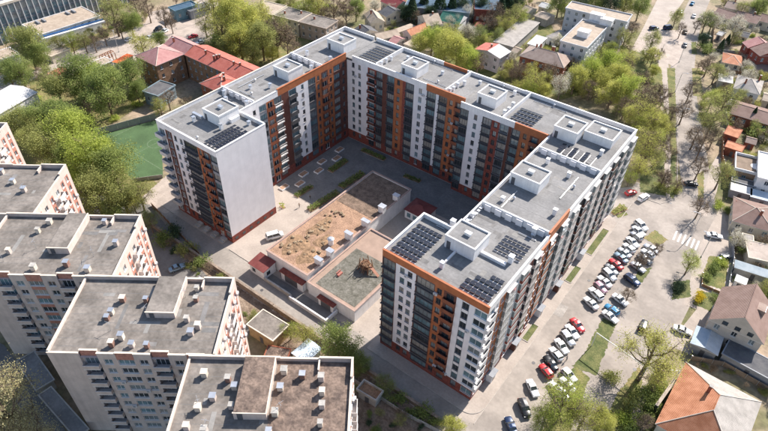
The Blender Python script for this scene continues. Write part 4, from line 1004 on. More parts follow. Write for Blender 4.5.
WHSH = stripes('white_sheet_roof', (0.62, 0.60, 0.58), (0.76, 0.74, 0.72), 1.8, 'X', rough=.5)
BLSH = stripes('pale_blue_sheet_roof', (0.45, 0.55, 0.64), (0.62, 0.68, 0.74), 1.8, 'X', rough=.5)
MARS = stripes('dark_red_sheet_roof', (0.27, 0.045, 0.05), (0.36, 0.07, 0.07), 1.8, 'X')
DKBL = stripes('dark_blue_sheet_roof', (0.04, 0.085, 0.14), (0.06, 0.12, 0.18), 1.2, 'X')

# --- top left: office slab with fins, low annex
oA = Vector((-262, 60, 0)); 
of = thing('office_slab', 'long grey office slab with white vertical fins above the old street', 'office building', (-283, 95, 0), world=True)
ox, oy0, oy1, oh = -274.5, 40.0, 165.0, 15.5
b = MB(); b.box((ox - 16, oy0, 0), (ox - .45, oy1, oh), GREYP, top=mat('roof_dark', (0.10, 0.12, 0.15), .9, .2, .3)); b.build('wall', of)
b = MB(); b.box((ox - 16.2, oy0 - .2, oh), (ox + .25, oy1 + .2, oh + .9), TAN if False else BEIGE); b.box((ox - 15.5, oy0 + .5, oh + .85), (ox - 2.6, oy1 - .5, oh + .93), MATS['roof_dark']); b.build('roof_edge', of)
k = 0; yy = oy0
FIN = mat('white_fin', (0.60, 0.59, 0.58), .7, .06)
fm = MB(); fm.box((-.6, -.16, 0), (0.15, .16, oh - .1), FIN); fm = fm.mesh('fin')
wm = {}
while yy < oy1:
    link('fin', fm, of, Vector((ox, yy, 0.1)) - OFF[of.name])
    for f in range(4):
        link('window', win_mesh(1.9, 2.9, 2, GREYP, GL[(1, 3, 1, 1, 3)[(k * 3 + f * 2) % 5]], .2), of, Vector((ox - .16, yy + .3, .9 + f * 3.6)) - OFF[of.name], R(90))
    yy += 2.55; k += 1
house('low_annex', 'flat-roofed low annex with blue and white fascia before the fin-fronted slab', 'annex', [(22, 25), (40, 35.5), (103, 17.5)], 7.0, 'flat', rm=TAN, wall=WHITE2, flatm=WHITE2, parap=.2, storeys=2)
an = bpy.data.objects['low_annex']
A, u, n, L, W = rect_from(*[G(*p, 7.0) for p in ((22, 25), (40, 35.5), (103, 17.5))])
b = MB(); 
for k in range(8): b.box((-L / 2 + L * .1, -W / 2 + W * (.08 + .1 * k), 7.2), (-L / 2 + L * .32, -W / 2 + W * (.08 + .1 * k) + .8, 7.9), GREYP) if k in (1, 2, 6, 7) else None
b.build('skylight', an)
M = an.matrix_basis.copy()
fa = [(40, 35.5), (103, 17.5)]
p, q = [an.matrix_basis.inverted() @ G(*c, 7.0) for c in fa]
d = (q - p); Lf = d.length; MM = Matrix.Translation((p.x, p.y, 0)) @ Matrix.Rotation(math.atan2(d.y, d.x), 4, 'Z')
b = MB(); b.box((0, -.22, 6.1), (Lf, -.03, 6.7), BLUEP, M=MM); b.box((0, -1.4, 5.2), (Lf, -.03, 5.9), WHITE2, M=MM); b.build('fascia', an)
house('kiosk', 'white flat-roofed kiosk under the young street trees', 'kiosk', [(43, 53.5), (51, 57), (70, 48.5)], 3.2, 'flat', rm=TAN, wall=CREAM, wins=False, parap=.12)
house('workshop', 'pale flat-roofed workshop at the end of the office slab', 'workshop', [(-14, 55), (-4, 62), (17, 52)], 4.0, 'flat', rm=TAN, wall=WHITE2, wins=False, parap=.15)
house('warehouse', 'large warehouse with pale grey metal roof beyond the panel blocks', 'warehouse', [(0, 114), (38, 92), (19, 80)], 7.0, 'gable', .9, wall=WHITE2, rm=stripes('pale_grey_sheet', (0.55, 0.54, 0.53), (0.62, 0.61, 0.60), 1.2, 'Y'), storeys=1)
house('market_stall', 'small flat stall beside the rusty arched pergola', 'stall', [(88, 64), (97, 68), (112, 60)], 3.0, 'flat', rm=TAN, wall=WHITE2, wins=False, parap=.1)
house('market_stall', 'low brick-red stall roof behind the leafy trees', 'stall', [(46, 74), (58, 78), (72, 70)], 3.0, 'flat', rm=TILE_R, wall=CREAM, wins=False, parap=.1)
house('market_stall', 'long pinkish stall row between the trees and the old street', 'stall', [(60, 70), (72, 75), (92, 64)], 2.8, 'flat', rm=PAVEP, wall=CREAM, wins=False, parap=.1)
house('orange_awning', 'bright orange awning roof tucked beside the school', 'awning', [(112, 62), (119, 64), (128, 54)], 3.0, 'flat', rm=mat('orange_awning', (0.75, 0.16, 0.05), .6, .1), wall=CREAM, wins=False, parap=0)
b = MB()
pa = G(101, 62); pb = G(112, 57)
for k in range(5):
    p = pa.lerp(pb, k / 4); b.tube([(p.x, p.y, 0), (p.x, p.y, 2.6), (p.x + .8, p.y, 3.3), (p.x + 2.4, p.y, 3.3), (p.x + 3.2, p.y, 2.6), (p.x + 3.2, p.y, 0)], [.16] * 6, RUST, 5)
b.tube([(pa.x + .8, pa.y, 3.3), (pb.x + .8, pb.y, 3.3)], [.14, .14], RUST, 5); b.tube([(pa.x + 2.4, pa.y, 3.3), (pb.x + 2.4, pb.y, 3.3)], [.14, .14], RUST, 5)
o = b.build('arched_pergola', off=pa); o.location = pa; tag(o, 'rusty arched pergola on the old street pavement', 'pergola')
house('blue_shop', 'blue and glass-fronted shop across the street from the tall wood', 'shop', [(168, 8), (175, 12), (196, 4)], 5.0, 'flat', rm=DKBL, wall=mat('teal_wall', (0.12, 0.22, 0.27), .6, .15), parap=.4)
house('dark_shop', 'dark flat shop beside the blue glass-fronted shop', 'shop', [(184, 9), (190, 12), (206, 3)], 4.0, 'flat', rm=SLATED, wall=GREYP, wins=False, parap=.2)
# --- school: three roofs around a yard
TANB = mat('tan_brick', (0.30, 0.17, 0.10), .9, .2, 1.0, fine=(4, .15))
def Wr(*p): return [('W', *q) for q in p]
sc_blocks = [house('school', 'brick', 'school', Wr((-203.6, 111.8), (-190.2, 111.8), (-190.2, 125.2)), 10.5, 'hip', 3.0, wall=TANB, rm=TILE_P, storeys=3),
             house('school', 'brick', 'school', Wr((-190.1, 124.6), (-156.5, 124.6), (-156.5, 136.0)), 10.4, 'gable', 1.9, wall=TANB, rm=TILE_R, storeys=3, chim=6),
             house('school', 'brick', 'school', Wr((-168.0, 113.8), (-156.6, 113.8), (-156.6, 124.5)), 10.3, 'hip', 2.2, wall=BRICKR, rm=TILE_R, storeys=3, chim=2),
             house('school', 'brick', 'school', Wr((-203.4, 125.3), (-190.2, 125.3), (-190.2, 134.0)), 10.45, 'gable', 2.0, wall=TANB, rm=TILE_P, storeys=3, chim=1)]
root = thing('school', 'brick school round a yard, one end pink-hipped and the rest red metal roofs', 'school', (-180, 124, 0))
inv = Matrix.Translation((180, -124, 0))
for o in sc_blocks:
    mb = Matrix.Translation(o.location) @ Matrix.Rotation(o.rotation_euler.z, 4, 'Z')
    for ch in list(o.children):
        cm = Matrix.Translation(ch.location) @ Matrix.Rotation(ch.rotation_euler.z, 4, 'Z')
        ch.parent = root; ch.matrix_basis = inv @ mb @ cm
    bpy.data.objects.remove(o)
house('school_annex', 'low grey-blue annex at the foot of the school hall', 'annex', [(142, 92), (158, 97), (164, 82)], 5.0, 'flat', rm=SLATED, wall=mat('bluegrey_wall', (0.22, 0.29, 0.33), .8, .15), parap=.3)
# --- top centre terrace
house('terrace_house', 'first grey flat-roofed terrace house, set by the tall wood', 'house', [(249, 10), (272, 15.5), (281, 5)], 7.0, 'flat', rm=TAN, wall=CREAM, storeys=2, chim=1, parap=.25)
house('terrace_house', 'middle grey flat-roofed terrace house with dark chimney block', 'house', [(273, 15.5), (298, 22.2), (310, 13)], 7.0, 'flat', rm=ROOFO, wall=CREAM, storeys=2, chim=2, parap=.25)
house('terrace_house', 'end grey flat-roofed terrace house nearest the back wing roof', 'house', [(298.5, 22.5), (326, 29.5), (337, 20.5)], 7.0, 'flat', rm=ROOFO, wall=mat('taupe_render', (0.36, 0.29, 0.24), .9, .15), storeys=2, chim=1, parap=.25)
house('cottage', 'small tan gabled cottage beyond the end of the terrace', 'house', [(364, 14), (370, 23), (382, 17)], 5.0, 'gable', 2.2, wall=CREAM, rm=TAN, ridge='u', chim=1)
house('cottage', 'tan lean cottage just behind the back wing parapet', 'house', [(371, 34), (378, 40), (394, 30)], 3.6, 'gable', 1.6, wall=CREAM, rm=TAN, ridge='v')
house('cottage', 'grey-roofed cottage among bare trees behind the terrace', 'house', [(352, 30), (360, 36), (372, 27)], 4.0, 'gable', 1.8, wall=CREAM, rm=SLATED, chim=1)
house('cottage', 'grey slate cottage below the dark red roof', 'house', [(378, 12), (386, 17), (398, 8)], 4.0, 'gable', 2.0, wall=CREAM, rm=SLATED)
house('cottage', 'dark red roofed house at the top of the gardens', 'house', [(380, 1), (396, 8), (406, 1)], 4.5, 'gable', 2.2, wall=CREAM, rm=MARS)
house('lean_to', 'long tan lean-to roof between the cottages', 'shed', [(384, 33), (390, 36), (407, 22)], 3.0, 'flat', rm=TAN, wall=CREAM, wins=False, parap=0)
house('cream_house', 'cream two-storey house with steep pale roof amid the gardens', 'house', [(417, 16), (427, 26), (441, 22)], 5.5, 'gable', 2.8, wall=CREAM, rm=TAN, storeys=2, ridge='v', chim=1)
house('orange_house', 'pink-walled house with salmon orange gabled roof', 'house', [(402, 32), (411, 36), (430, 28)], 4.5, 'gable', 1.9, wall=PINK, rm=TILE_O, ridge='v')
house('pink_cottage', 'low pink-roofed cottage beside the pink-walled house', 'house', [(388, 41), (396, 44), (406, 38)], 3.2, 'gable', 1.2, wall=PINK, rm=TILE_P)
house('tan_extension', 'flat tan extension roof close behind the back wing', 'shed', [(403, 44), (428, 53), (436, 49)], 3.2, 'flat', rm=TAN, wall=CREAM, wins=False, parap=0)
house('green_house', 'green-roofed house with a white gable end', 'house', [(438, 20), (459, 25), (470, 18)], 5.0, 'gable', 2.6, wall=WHITE2, rm=GREENR, storeys=2)
house('dark_hall', 'wide dark blue-roofed hall behind the conifers', 'hall', [(404, 7), (470, 14), (482, 1)], 6.0, 'flat', rm=DKBL, wall=GREYP, parap=.3)
house('dark_hall', 'second dark blue-roofed hall with a maroon side', 'hall', [(474, 10), (505, 12), (508, -2)], 7.0, 'flat', rm=DKBL, wall=MAROON, parap=.3)
house('two_tone_house', 'two-storey house with half white, half red metal roof', 'house', [(474, 49), (500, 58.5), (509, 50.5)], 7.0, 'gable', 1.4, wall=mat('lilac_render', (0.42, 0.38, 0.40), .85, .12), rm=TILE_R, rm2=WHSH, storeys=2, ridge='v', chim=1)
tt = bpy.data.objects['two_tone_house']
house('garage_row', 'long grey flat-roofed garage row reaching into the gardens', 'garage', [(493, 42), (513, 47.5), (545, 24)], 4.0, 'flat', rm=SLATE, wall=CONC, wins=False, parap=.1)
house('brick_house', 'red brick house with wide light brown hipped roof and chimneys', 'house', [(519, 55.5), (564, 68), (577, 58)], 8.0, 'hip', 2.8, wall=BRICKR, rm=TILE_BL, storeys=2, chim=4)
house('shed', 'white shed between the garage row and the brick house', 'shed', [(527, 44), (538, 47), (547, 38)], 3.6, 'flat', rm=WHSH, wall=WHITE2, wins=False, parap=.1)
house('shed', 'small white hip-roofed shed beside the institute', 'shed', [(546, 36), (556, 40), (566, 32)], 3.6, 'hip', 1.2, wall=WHITE2, rm=SLATE, wins=False)
house('shed', 'brown-roofed shed up the lane past the garage row', 'shed', [(534, 15.5), (547, 20), (554, 14.5)], 3.8, 'gable', 1.0, wall=CONC, rm=TAN, wins=False)
house('shed', 'pale pink roofed shed next to the brick house', 'shed', [(560, 56), (568, 59), (576, 50)], 3.6, 'gable', 1.0, wall=WHITE2, rm=TAN, wins=False)
house('cottage', 'tan cottage by the lane at the garden edge', 'house', [(520, 10), (528, 13), (533, 7)], 4.0, 'gable', 1.5, wall=CREAM, rm=TAN)
INST = mat('institute_panel', (0.50, 0.50, 0.51), .8, .08, .5)
house('institute_slab', 'long flat-roofed institute slab set across the end of its wing', 'institute', [(565, 9), (627, 23), (630, 15)], 12.0, 'flat', rm=TAN, wall=INST, storeys=4, parap=.5)
house('institute_wing', 'white flat-roofed institute wing with a white box on its tan roof', 'institute', [(559.5, 42), (587, 49.5), (617, 29)], 12.0, 'flat', rm=TAN, wall=INST, storeys=4, parap=.6)
iw = bpy.data.objects['institute_wing']
for (x, y, z_, sx, sy, hh) in ((583, 36, 12.2, 4.5, 3.6, 2.4), (606, 24.5, 12.2, 5, 3.2, 2.6), (596, 20.5, 12.2, 5.5, 3, 3)):
    p = iw.matrix_basis.inverted() @ G(x, y, z_); b = MB(); b.box((p.x - sx / 2, p.y - sy / 2, z_), (p.x + sx / 2, p.y + sy / 2, z_ + hh), WHITE2, top=BLSH); b.box((p.x - sx / 2 - .2, p.y - sy / 2 - .2, z_ + hh), (p.x + sx / 2 + .2, p.y + sy / 2 + .2, z_ + hh + .15), WHITE2); b.build('roof_hut', iw)
# --- right side
house('long_house', 'long brown-roofed house high along the avenue', 'house', [(724, 7), (753, 14), (757, 8)], 4.5, 'gable', 1.8, wall=CREAM, rm=TILE_BL, chim=1)
house('cottage', 'low brown cottage below the long brown-roofed house', 'house', [(712, 14), (731, 20), (738, 13)], 4.0, 'gable', 1.8, wall=CREAM, rm=TILE_B)
house('cottage', 'brown cottage with tan verge behind the blossom trees', 'house', [(733, 18), (757, 24), (763, 16)], 4.0, 'gable', 1.8, wall=CREAM, rm=TILE_B, chim=1)
house('cottage', 'brown-roofed cottage at the far end of the blossom gardens', 'house', [(757, 20), (775, 25), (779, 18)], 4.0, 'gable', 1.8, wall=CREAM, rm=TILE_B)
house('red_house', 'tall maroon brick house with steep dark roof', 'house', [(750, 48), (760, 56), (782, 42)], 8.0, 'gable', 3.4, wall=MAROON, rm=TILE_B, storeys=2)
house('red_house', 'maroon brick wing with white-trimmed gable', 'house', [(742, 42), (748, 48), (764, 38)], 6.5, 'gable', 2.8, wall=MAROON, rm=TILE_P, storeys=2)
house('round_terrace_house', 'low house with pinkish red roof before the maroon house', 'house', [(722, 62), (742, 66), (744, 56)], 3.4, 'hip', 1.4, wall=CREAM, rm=TILE_O)
house('grey_house', 'white-walled house with grey slate hipped roof', 'house', [(733, 88), (760, 95), (768, 82)], 4.2, 'hip', 2.4, wall=WHITE2, rm=SLATE, chim=2)
house('shed', 'white-roofed shed attached beside the grey slate house', 'shed', [(718, 81), (733, 84), (736, 77)], 3.0, 'flat', rm=WHSH, wall=CREAM, wins=False, parap=0)
house('brown_house', 'long low house with brown sheet roof behind a conifer', 'house', [(729, 113), (772, 126), (778, 112)], 4.0, 'gable', 1.6, wall=BRICKR, rm=TILE_B)
house('brick_garage', 'red brick garage with lean roof near the avenue', 'garage', [(723, 134), (738, 139), (742, 130)], 3.0, 'flat', rm=TILE_O, wall=BRICKR, wins=False, parap=.1)
house('brick_garage', 'orange-brown lean-to by the walled terrace', 'shed', [(724, 147), (742, 153), (744, 146)], 3.0, 'flat', rm=TILE_O, wall=BRICKR, wins=False, parap=.1)
wt = house('walled_terrace', 'white-parapeted flat roof terrace holding a pale round cover', 'house', [(734, 170), (758, 176), (760, 160)], 4.5, 'flat', rm=mat('terrace_floor', (0.20, 0.15, 0.11), .9, .2), wall=mat('sand_brick', (0.36, 0.24, 0.16), .9, .15), flatm=WHITE2, parap=.8, storeys=1)
b = MB(); 
for k in range(3): b.tube([(3.0, 0, 4.7 + .1 * k), (3.0, 0, 4.78 + .1 * k)], [1.8 - .5 * k, 1.7 - .5 * k], WHITE2, 14)
b.build('round_cover', wt)
house('white_house', 'tall white rendered house behind the walled terrace', 'house', [(757, 178), (780, 184), (784, 158)], 6.5, 'flat', rm=WHSH, wall=WHITE2, storeys=2, parap=.3)
house('lean_to', 'white lean-to roof along the yard wall', 'shed', [(730, 190), (752, 196), (755, 189)], 2.8, 'flat', rm=WHSH, wall=GREYP, wins=False, parap=0)
house('lean_to', 'pale blue lean-to roof at the end of the yard wall', 'shed', [(750, 197), (776, 204), (779, 196)], 2.8, 'flat', rm=BLSH, wall=GREYP, wins=False, parap=0)
house('tiled_house', 'low house with grey-brown hipped tile roof beside the forecourt', 'house', [(732, 221), (775, 233), (785, 210)], 4.0, 'hip', 2.2, wall=CREAM, rm=TILE_B, chim=1)
house('shed', 'brown flat shed in the yard below the tiled house', 'shed', [(748, 258), (775, 264), (778, 247)], 3.0, 'flat', rm=PAVEP, wall=CREAM, wins=False, parap=.1)
house('lean_to', 'blue-grey lean-to strip along the garden fence', 'shed', [(734, 268), (775, 281), (777, 273)], 2.6, 'flat', rm=stripes('bluegrey_sheet', (0.32, 0.38, 0.42), (0.42, 0.47, 0.50), 2, 'X'), wall=CONC, wins=False, parap=0)
house('shed', 'small white shed between the garden and the gabled house', 'shed', [(734, 281), (746, 286), (750, 280)], 2.6, 'flat', rm=WHSH, wall=WHITE2, wins=False, parap=0)
for (lab, px_, h_, ty, ri, rm_, wl) in (
    ('dark brown shed at the foot of the maroon house', [(746, 67), (770, 73), (773, 65)], 3.2, 'gable', 1.0, TILE_B, BRICKR),
    ('grey slate strip roof above the white lean-to', [(731, 181), (756, 188), (758, 183)], 3.0, 'flat', .5, SLATED, GREYP),
    ('red-brown strip roof below the pale blue lean-to', [(734, 209), (770, 219), (773, 209)], 3.2, 'gable', 1.1, TILE_R, BRICKR),
    ('tan shed behind the grey slate house', [(762, 100), (778, 104), (781, 96)], 3.0, 'gable', 1.0, TAN, CREAM),
    ('orange shed roof under the blossom trees', [(726, 60), (734, 62), (737, 57)], 2.6, 'gable', .8, TILE_O, CREAM),
    ('white garden hut beside the conifers', [(716, 34), (722, 36), (724, 32)], 2.6, 'gable', .8, WHSH, CREAM),
    ('slate hut in the garden by the brown sheet roof', [(726, 104), (735, 107), (738, 101)], 2.8, 'gable', .9, SLATE, CREAM),
    ('brown hut near the red brick garage', [(745, 142), (756, 145), (759, 139)], 2.8, 'gable', .9, TILE_BL, BRICKR),
    ('slate hut between garden fence and tiled house', [(742, 240), (754, 243), (757, 237)], 2.6, 'flat', .5, SLATE, CREAM),
    ('grey hut at the top of the blossom gardens', [(740, 36), (748, 38), (751, 33)], 2.8, 'gable', .9, SLATED, CREAM),
    ('small tan hut between the long garage row and brick house', [(508, 50), (517, 53), (521, 48)], 2.8, 'gable', .9, TAN, CREAM),
    ('slate hut behind the salmon-roofed house', [(432, 32), (439, 34), (443, 30)], 2.8, 'gable', .9, SLATE, CREAM),
    ('red hut by the green-roofed house', [(474, 26), (482, 28), (485, 23)], 2.8, 'gable', .9, TILE_R, CREAM),
    ('pale hut in the upper gardens', [(538, 6), (548, 9), (551, 4)], 3.2, 'gable', 1.1, WHSH, CREAM),
    ('tan hut behind the terrace end', [(340, 36), (348, 39), (353, 33)], 2.8, 'gable', .9, TAN, CREAM)):
    house('garden_hut', lab, 'shed', px_, h_, ty, ri, wall=wl, rm=rm_, wins=False, parap=.1)
# big brown gabled house, modelled from its ridge and eaves
bh = house('gabled_house', 'large house with plum-brown gabled roof, dormer and pale gable front', 'house', [(708.5, 319.5), (764, 345), (780, 312)], 6.5, 'gable', 5.2, wall=mat('beige_stucco', (0.48, 0.42, 0.36), .85, .08), rm=TILE_B, ridge='v', storeys=2, win_cols=3)
A, u, n, L, W = rect_from(*[G(*p, 6.5) for p in ((708.5, 319.5), (764, 345), (780, 312))])
b = MB(); X, Y = L / 2, W / 2
b.box((X * .18, Y * .0, 8.2), (X * .62, Y * .42, 10.0), TILE_BL, top=TILE_BL); b.box((X * .62, Y * .04, 8.6), (X * .63, Y * .38, 9.8), GL[0]); b.build('dormer', bh)
for s_ in (-.45, 0, .45):
    b = MB(); b.box((X * s_ - .6, -Y - .06, 7.0), (X * s_ + .6, -Y - .004, 8.2), GL[0]); b.build('window', bh)
house('blue_white_shed', 'shed with half white, half sky-blue metal roof', 'shed', [(690, 343), (718, 356), (727, 339)], 3.0, 'gable', .5, wall=GREYP, rm=BLSH, rm2=WHSH, ridge='v', wins=False)
house('dark_garage', 'long dark-roofed garage behind the orange tiled house', 'garage', [(721, 354), (778, 385), (785, 368)], 3.0, 'flat', rm=SLATED, wall=GREYP, wins=False, parap=.1)
house('orange_tiled_house', 'big house with hipped roof of orange tiles and pale grey sheets', 'house', [(655, 424), (686, 362), (763, 399)], 4.5, 'hip', 4.0, wall=CREAM, rm=TILE_O, rm2=SLATE, ridge='u', over=.5, chim=1)
house('car_shed', 'narrow pinkish shed along the orange tiled house wall', 'shed', [(655, 405), (658, 407), (672, 377)], 2.6, 'flat', rm=PAVEP, wall=CONC, wins=False, parap=0)
# --- bottom centre sheds
house('ochre_shed', 'old shed with ochre wall and rubble-strewn flat roof', 'shed', [(246, 325), (273, 342), (284, 322)], 4.0, 'flat', rm=ROOFO, wall=mat('ochre_wall', (0.36, 0.25, 0.13), .9, .2), flatm=BEIGE, wins=False, parap=.1)
house('blue_roof_shed', 'small shed with pale and bright blue sheet roof', 'shed', [(291, 353), (305, 364), (325, 351)], 3.0, 'gable', .3, wall=WHITE2, rm=mat('pale_blue_plain', (0.50, 0.59, 0.66), .5, .06, .6), ridge='v', wins=False)
house('ruined_shed', 'roofless block-walled shed in the shaded yard', 'shed', [(356, 391), (376, 403), (386, 394)], 2.6, 'flat', rm=WOOD, wall=CONC, wins=False, parap=.7)
house('brick_ruin', 'low brown brick shed beside the ochre shed', 'shed', [(263, 358), (287, 362), (296, 350)], 2.4, 'flat', rm=ROOFB, wall=BRICKR, wins=False, parap=.1)
house('garden_shed', 'white-roofed garden shed squeezed behind the panel blocks', 'shed', [(193, 283), (201, 287), (208, 281)], 2.6, 'flat', rm=WHSH, wall=CONC, wins=False, parap=0)
house('cellar_roof', 'long low flat roof in the lane below the panel blocks', 'garage', [(38, 396), (76, 440), (96, 436)], 3.0, 'flat', rm=ROOFG, wall=CONC, wins=False, parap=.15)
house('cellar_roof', 'short low flat roof in the lane between two panel blocks', 'garage', [(16, 362), (36, 392), (58, 384)], 3.0, 'flat', rm=ROOFG, wall=CONC, wins=False, parap=.15)

# ------------------------------------------------------------------ trees
def tree_meshes(seed, leaves, leaf, kind, ncl=60, twigs=0):
    """unit tree: crown about one metre in radius centred at z = 1.35"""
    r = random.Random(seed); b = MB(); cl = []
    if kind == 'conifer':
        b.tube([(0, 0, 0), (0, 0, 2.6)], [.07, .01], BARK, 6)
    elif kind != 'bush':
        b.tube([(0, 0, -.02), (.02, .01, .4), (-.01, .03, .9), (.03, 0, 1.5), (.02, .02, 1.9)], [.07, .055, .045, .028, .008], BARK, 7)
        limbs = []
        for k in range(8):
            a = k * 2.4 + r.uniform(-.3, .3); z = .5 + .11 * k; L = r.uniform(.5, .72) * (1 - .04 * k)
            p0 = Vector((0, 0, z)); p2 = Vector((L * math.cos(a), L * math.sin(a), z + r.uniform(.3, .6))); p1 = p0.lerp(p2, .5) + Vector((0, 0, -.08))
            b.tube([p0, p1, p2], [.032, .022, .012], BARK, 5, cap=False); limbs += [p1, p2, p1.lerp(p2, .5)]
        limbs += [Vector((0, 0, 1.3)), Vector((0, 0, 1.6)), Vector((0, 0, 1.85))]
        ph = [r.uniform(0, 6.28) for _ in range(4)]
        while len(cl) < ncl:
            d = Vector((r.gauss(0, 1), r.gauss(0, 1), r.gauss(.15, 1))).normalized()
            az = math.atan2(d.y, d.x)
            rr = (.35 + .65 * r.random() ** .55) * (1 + .16 * math.sin(2 * az + ph[0]) + .12 * math.sin(3 * az + ph[1]) + .12 * math.sin(5 * d.z + ph[2])) * .82
            c = Vector((d.x * rr, d.y * rr, 1.35 + d.z * rr * .98))
            if c.z < .55: continue
            cl.append((c, r.uniform(.13, .3), r.random()))
            q = min(limbs, key=lambda l_: (l_ - c).length); m = q.lerp(c, .5) + Vector((r.uniform(-.05, .05), r.uniform(-.05, .05), r.uniform(-.02, .07)))
            b.tube([q, m, c], [.012, .008, .003], BARK, 3, cap=False)
            for t in range(twigs):
                o = q.lerp(c, r.uniform(.45, 1)); e_ = o + Vector((r.gauss(0, 1), r.gauss(0, 1), r.gauss(.5, .8))).normalized() * r.uniform(.14, .34)
                b.tube([o, e_], [.006, .0025], BARK, 3, cap=False)
    tm = b.mesh('trunk')
    v, f, tone = [], [], []
    def leafq(p, s, tn):
        nrm = Vector((r.gauss(0, 1), r.gauss(0, 1), r.gauss(.6, 1))).normalized(); a = nrm.orthogonal().normalized()
        a.rotate(Matrix.Rotation(r.uniform(0, 6.28), 3, nrm)); c = nrm.cross(a)
        i = len(v); s1 = s * r.uniform(.6, 1.35); s2 = s1 * r.uniform(.5, .9)
        v.extend([tuple(p + a * s1), tuple(p + c * s2), tuple(p - a * s1 * .8), tuple(p - c * s2)]); f.append((i, i + 1, i + 2, i + 3)); tone.append(tn)
    if kind == 'conifer':
        for k in range(leaves):
            t = r.random() ** .7; z = .25 + 2.4 * t; rad = .8 * (1 - t) ** .9 * r.uniform(.55, 1.05); a = r.uniform(0, 6.28)
            leafq(Vector((rad * math.cos(a), rad * math.sin(a), z - rad * .25)), leaf, r.random())
    else:
        if kind == 'bush':
            cl = [(Vector((r.gauss(0, .4), r.gauss(0, .4), r.uniform(.15, .75))), r.uniform(.2, .4), r.random()) for k in range(16)]
        wt = [c[1] ** 2 for c in cl]
        for k in range(leaves):
            c, rad, tn = r.choices(cl, wt)[0]; d = Vector((r.gauss(0, 1), r.gauss(0, 1), r.gauss(0, .85))) * rad * .58
            p = c + d; p.z = max(.02, p.z)
            leafq(p, leaf, min(1, max(0, .08 + tn * .6 + r.uniform(-.03, .25))))
    cm = bpy.data.meshes.new('crown'); cm.from_pydata(v, [], f); cm.update()
    at = cm.attributes.new('tone', 'FLOAT', 'FACE'); at.data.foreach_set('value', tone)
    cm.materials.append(None)
    return tm, cm
LEAF = dict(green=leafmat('leaf_green', (0.15, 0.20, 0.06), (0.33, 0.38, 0.12), .5),
            olive=leafmat('leaf_olive', (0.215, 0.235, 0.08), (0.43, 0.44, 0.15), .5),
            yellow=leafmat('leaf_yellowgreen', (0.34, 0.36, 0.085), (0.60, 0.58, 0.17), .5),
            bright=leafmat('leaf_bright', (0.26, 0.33, 0.055), (0.50, 0.55, 0.13), .5),
            bare=leafmat('leaf_buds', (0.30, 0.23, 0.15), (0.48, 0.38, 0.24), .45),
            blossom=leafmat('blossom', (0.52, 0.49, 0.37), (0.75, 0.71, 0.60), .4),
            dark=leafmat('leaf_dark', (0.03, 0.06, 0.032), (0.085, 0.125, 0.06), .2),
            straw=leafmat('leaf_straw', (0.40, 0.36, 0.18), (0.62, 0.56, 0.32), .45),
            gold=leafmat('leaf_gold', (0.42, 0.31, 0.02), (0.62, 0.49, 0.04), .4))
LOOK = dict(green='leafy green', olive='olive green', yellow='yellow-green', bright='bright green', bare='almost bare brown', blossom='white-blossoming', dark='dark green', gold='golden yellow')
TV = {}
for i in range(4): TV.setdefault('full', []).append(tree_meshes(10 + i, 12000, .0265, 'broad', 60))
for i in range(4): TV.setdefault('thin', []).append(tree_meshes(30 + i, 5600, .0225, 'broad', 52, 6))
for i in range(3): TV.setdefault('fine', []).append(tree_meshes(130 + i, 11000, .0165, 'broad', 62, 7))
for i in range(3): TV.setdefault('bare', []).append(tree_meshes(50 + i, 800, .024, 'broad', 70, 12))
for i in range(2): TV.setdefault('conifer', []).append(tree_meshes(70 + i, 3000, .065, 'conifer'))
for i in range(3): TV.setdefault('bush', []).append(tree_meshes(90 + i, 1300, .065, 'bush'))
trnd = random.Random(99)
def put_tree(x, y, rpx, tone, form, name, label, group, hs=None):
    s = rpx * mpp(x, y)
    if form == 'thin' and rpx >= 12 and y > 200: form = 'fine'
    zc = {'bush': .4, 'conifer': 1.2}.get(form, 1.35)
    hsc = hs or trnd.uniform(.88, 1.12)
    p = G(x, y, min(zc * s * hsc, 14))
    s *= {'bush': 1.35, 'conifer': 1.25}.get(form, 1.18)
    tm, cm = trnd.choice(TV[form])
    rz = trnd.uniform(0, 6.28)
    t = thing(name, label, 'tree' if form != 'bush' else 'bush', (p.x, p.y, 0), rz, group)
    t.scale = (s, s * trnd.uniform(.9, 1.1), s * hsc)
    if form != 'bush': link('trunk', tm, t)
    c = link('crown', cm, t); c.material_slots[0].link = 'OBJECT'; c.material_slots[0].material = LEAF[tone]
    return t
def grove(where, anchor, anchor_name, group, lst):
    """where = place phrase; ordinals count away from the anchor"""
    A = G(*anchor); items = sorted(lst, key=lambda q: (G(q[0], q[1]) - A).length)
    for i, q in enumerate(items):
        x, y, rp, tone = q[:4]; form = q[4] if len(q) > 4 else ('bare' if tone == 'bare' else 'full')
        kind = {'bush': 'bush', 'conifer': 'conifer'}.get(form, 'tree')
        put_tree(x, y, rp, tone, form, {'bush': 'garden_bush', 'conifer': 'conifer', 'tree': 'broadleaf_tree'}[kind],
                 '%s %s %s, %s from %s' % (LOOK[tone], kind, where, ORD[i], anchor_name), group)
grove('in the wood by the pitch', (130, 178), 'the pitch corner', 'trees of the wood by the football pitch', [
    (26, 124, 13, 'olive'), (44, 122, 15, 'green'), (54, 146, 18, 'olive'), (74, 138, 17, 'bright'), (88, 160, 19, 'bright'), (110, 172, 20, 'green'), (96, 196, 18, 'olive'),
    (122, 196, 17, 'olive'), (140, 196, 12, 'olive', 'thin'), (62, 122, 15, 'green'), (34, 140, 12, 'olive'), (112, 214, 11, 'green'), (66, 162, 13, 'green'), (134, 207, 9, 'yellow', 'thin'), (8, 128, 9, 'olive'), (84, 186, 11, 'bright'), (104, 152, 12, 'green'), (76, 178, 9, 'green')])
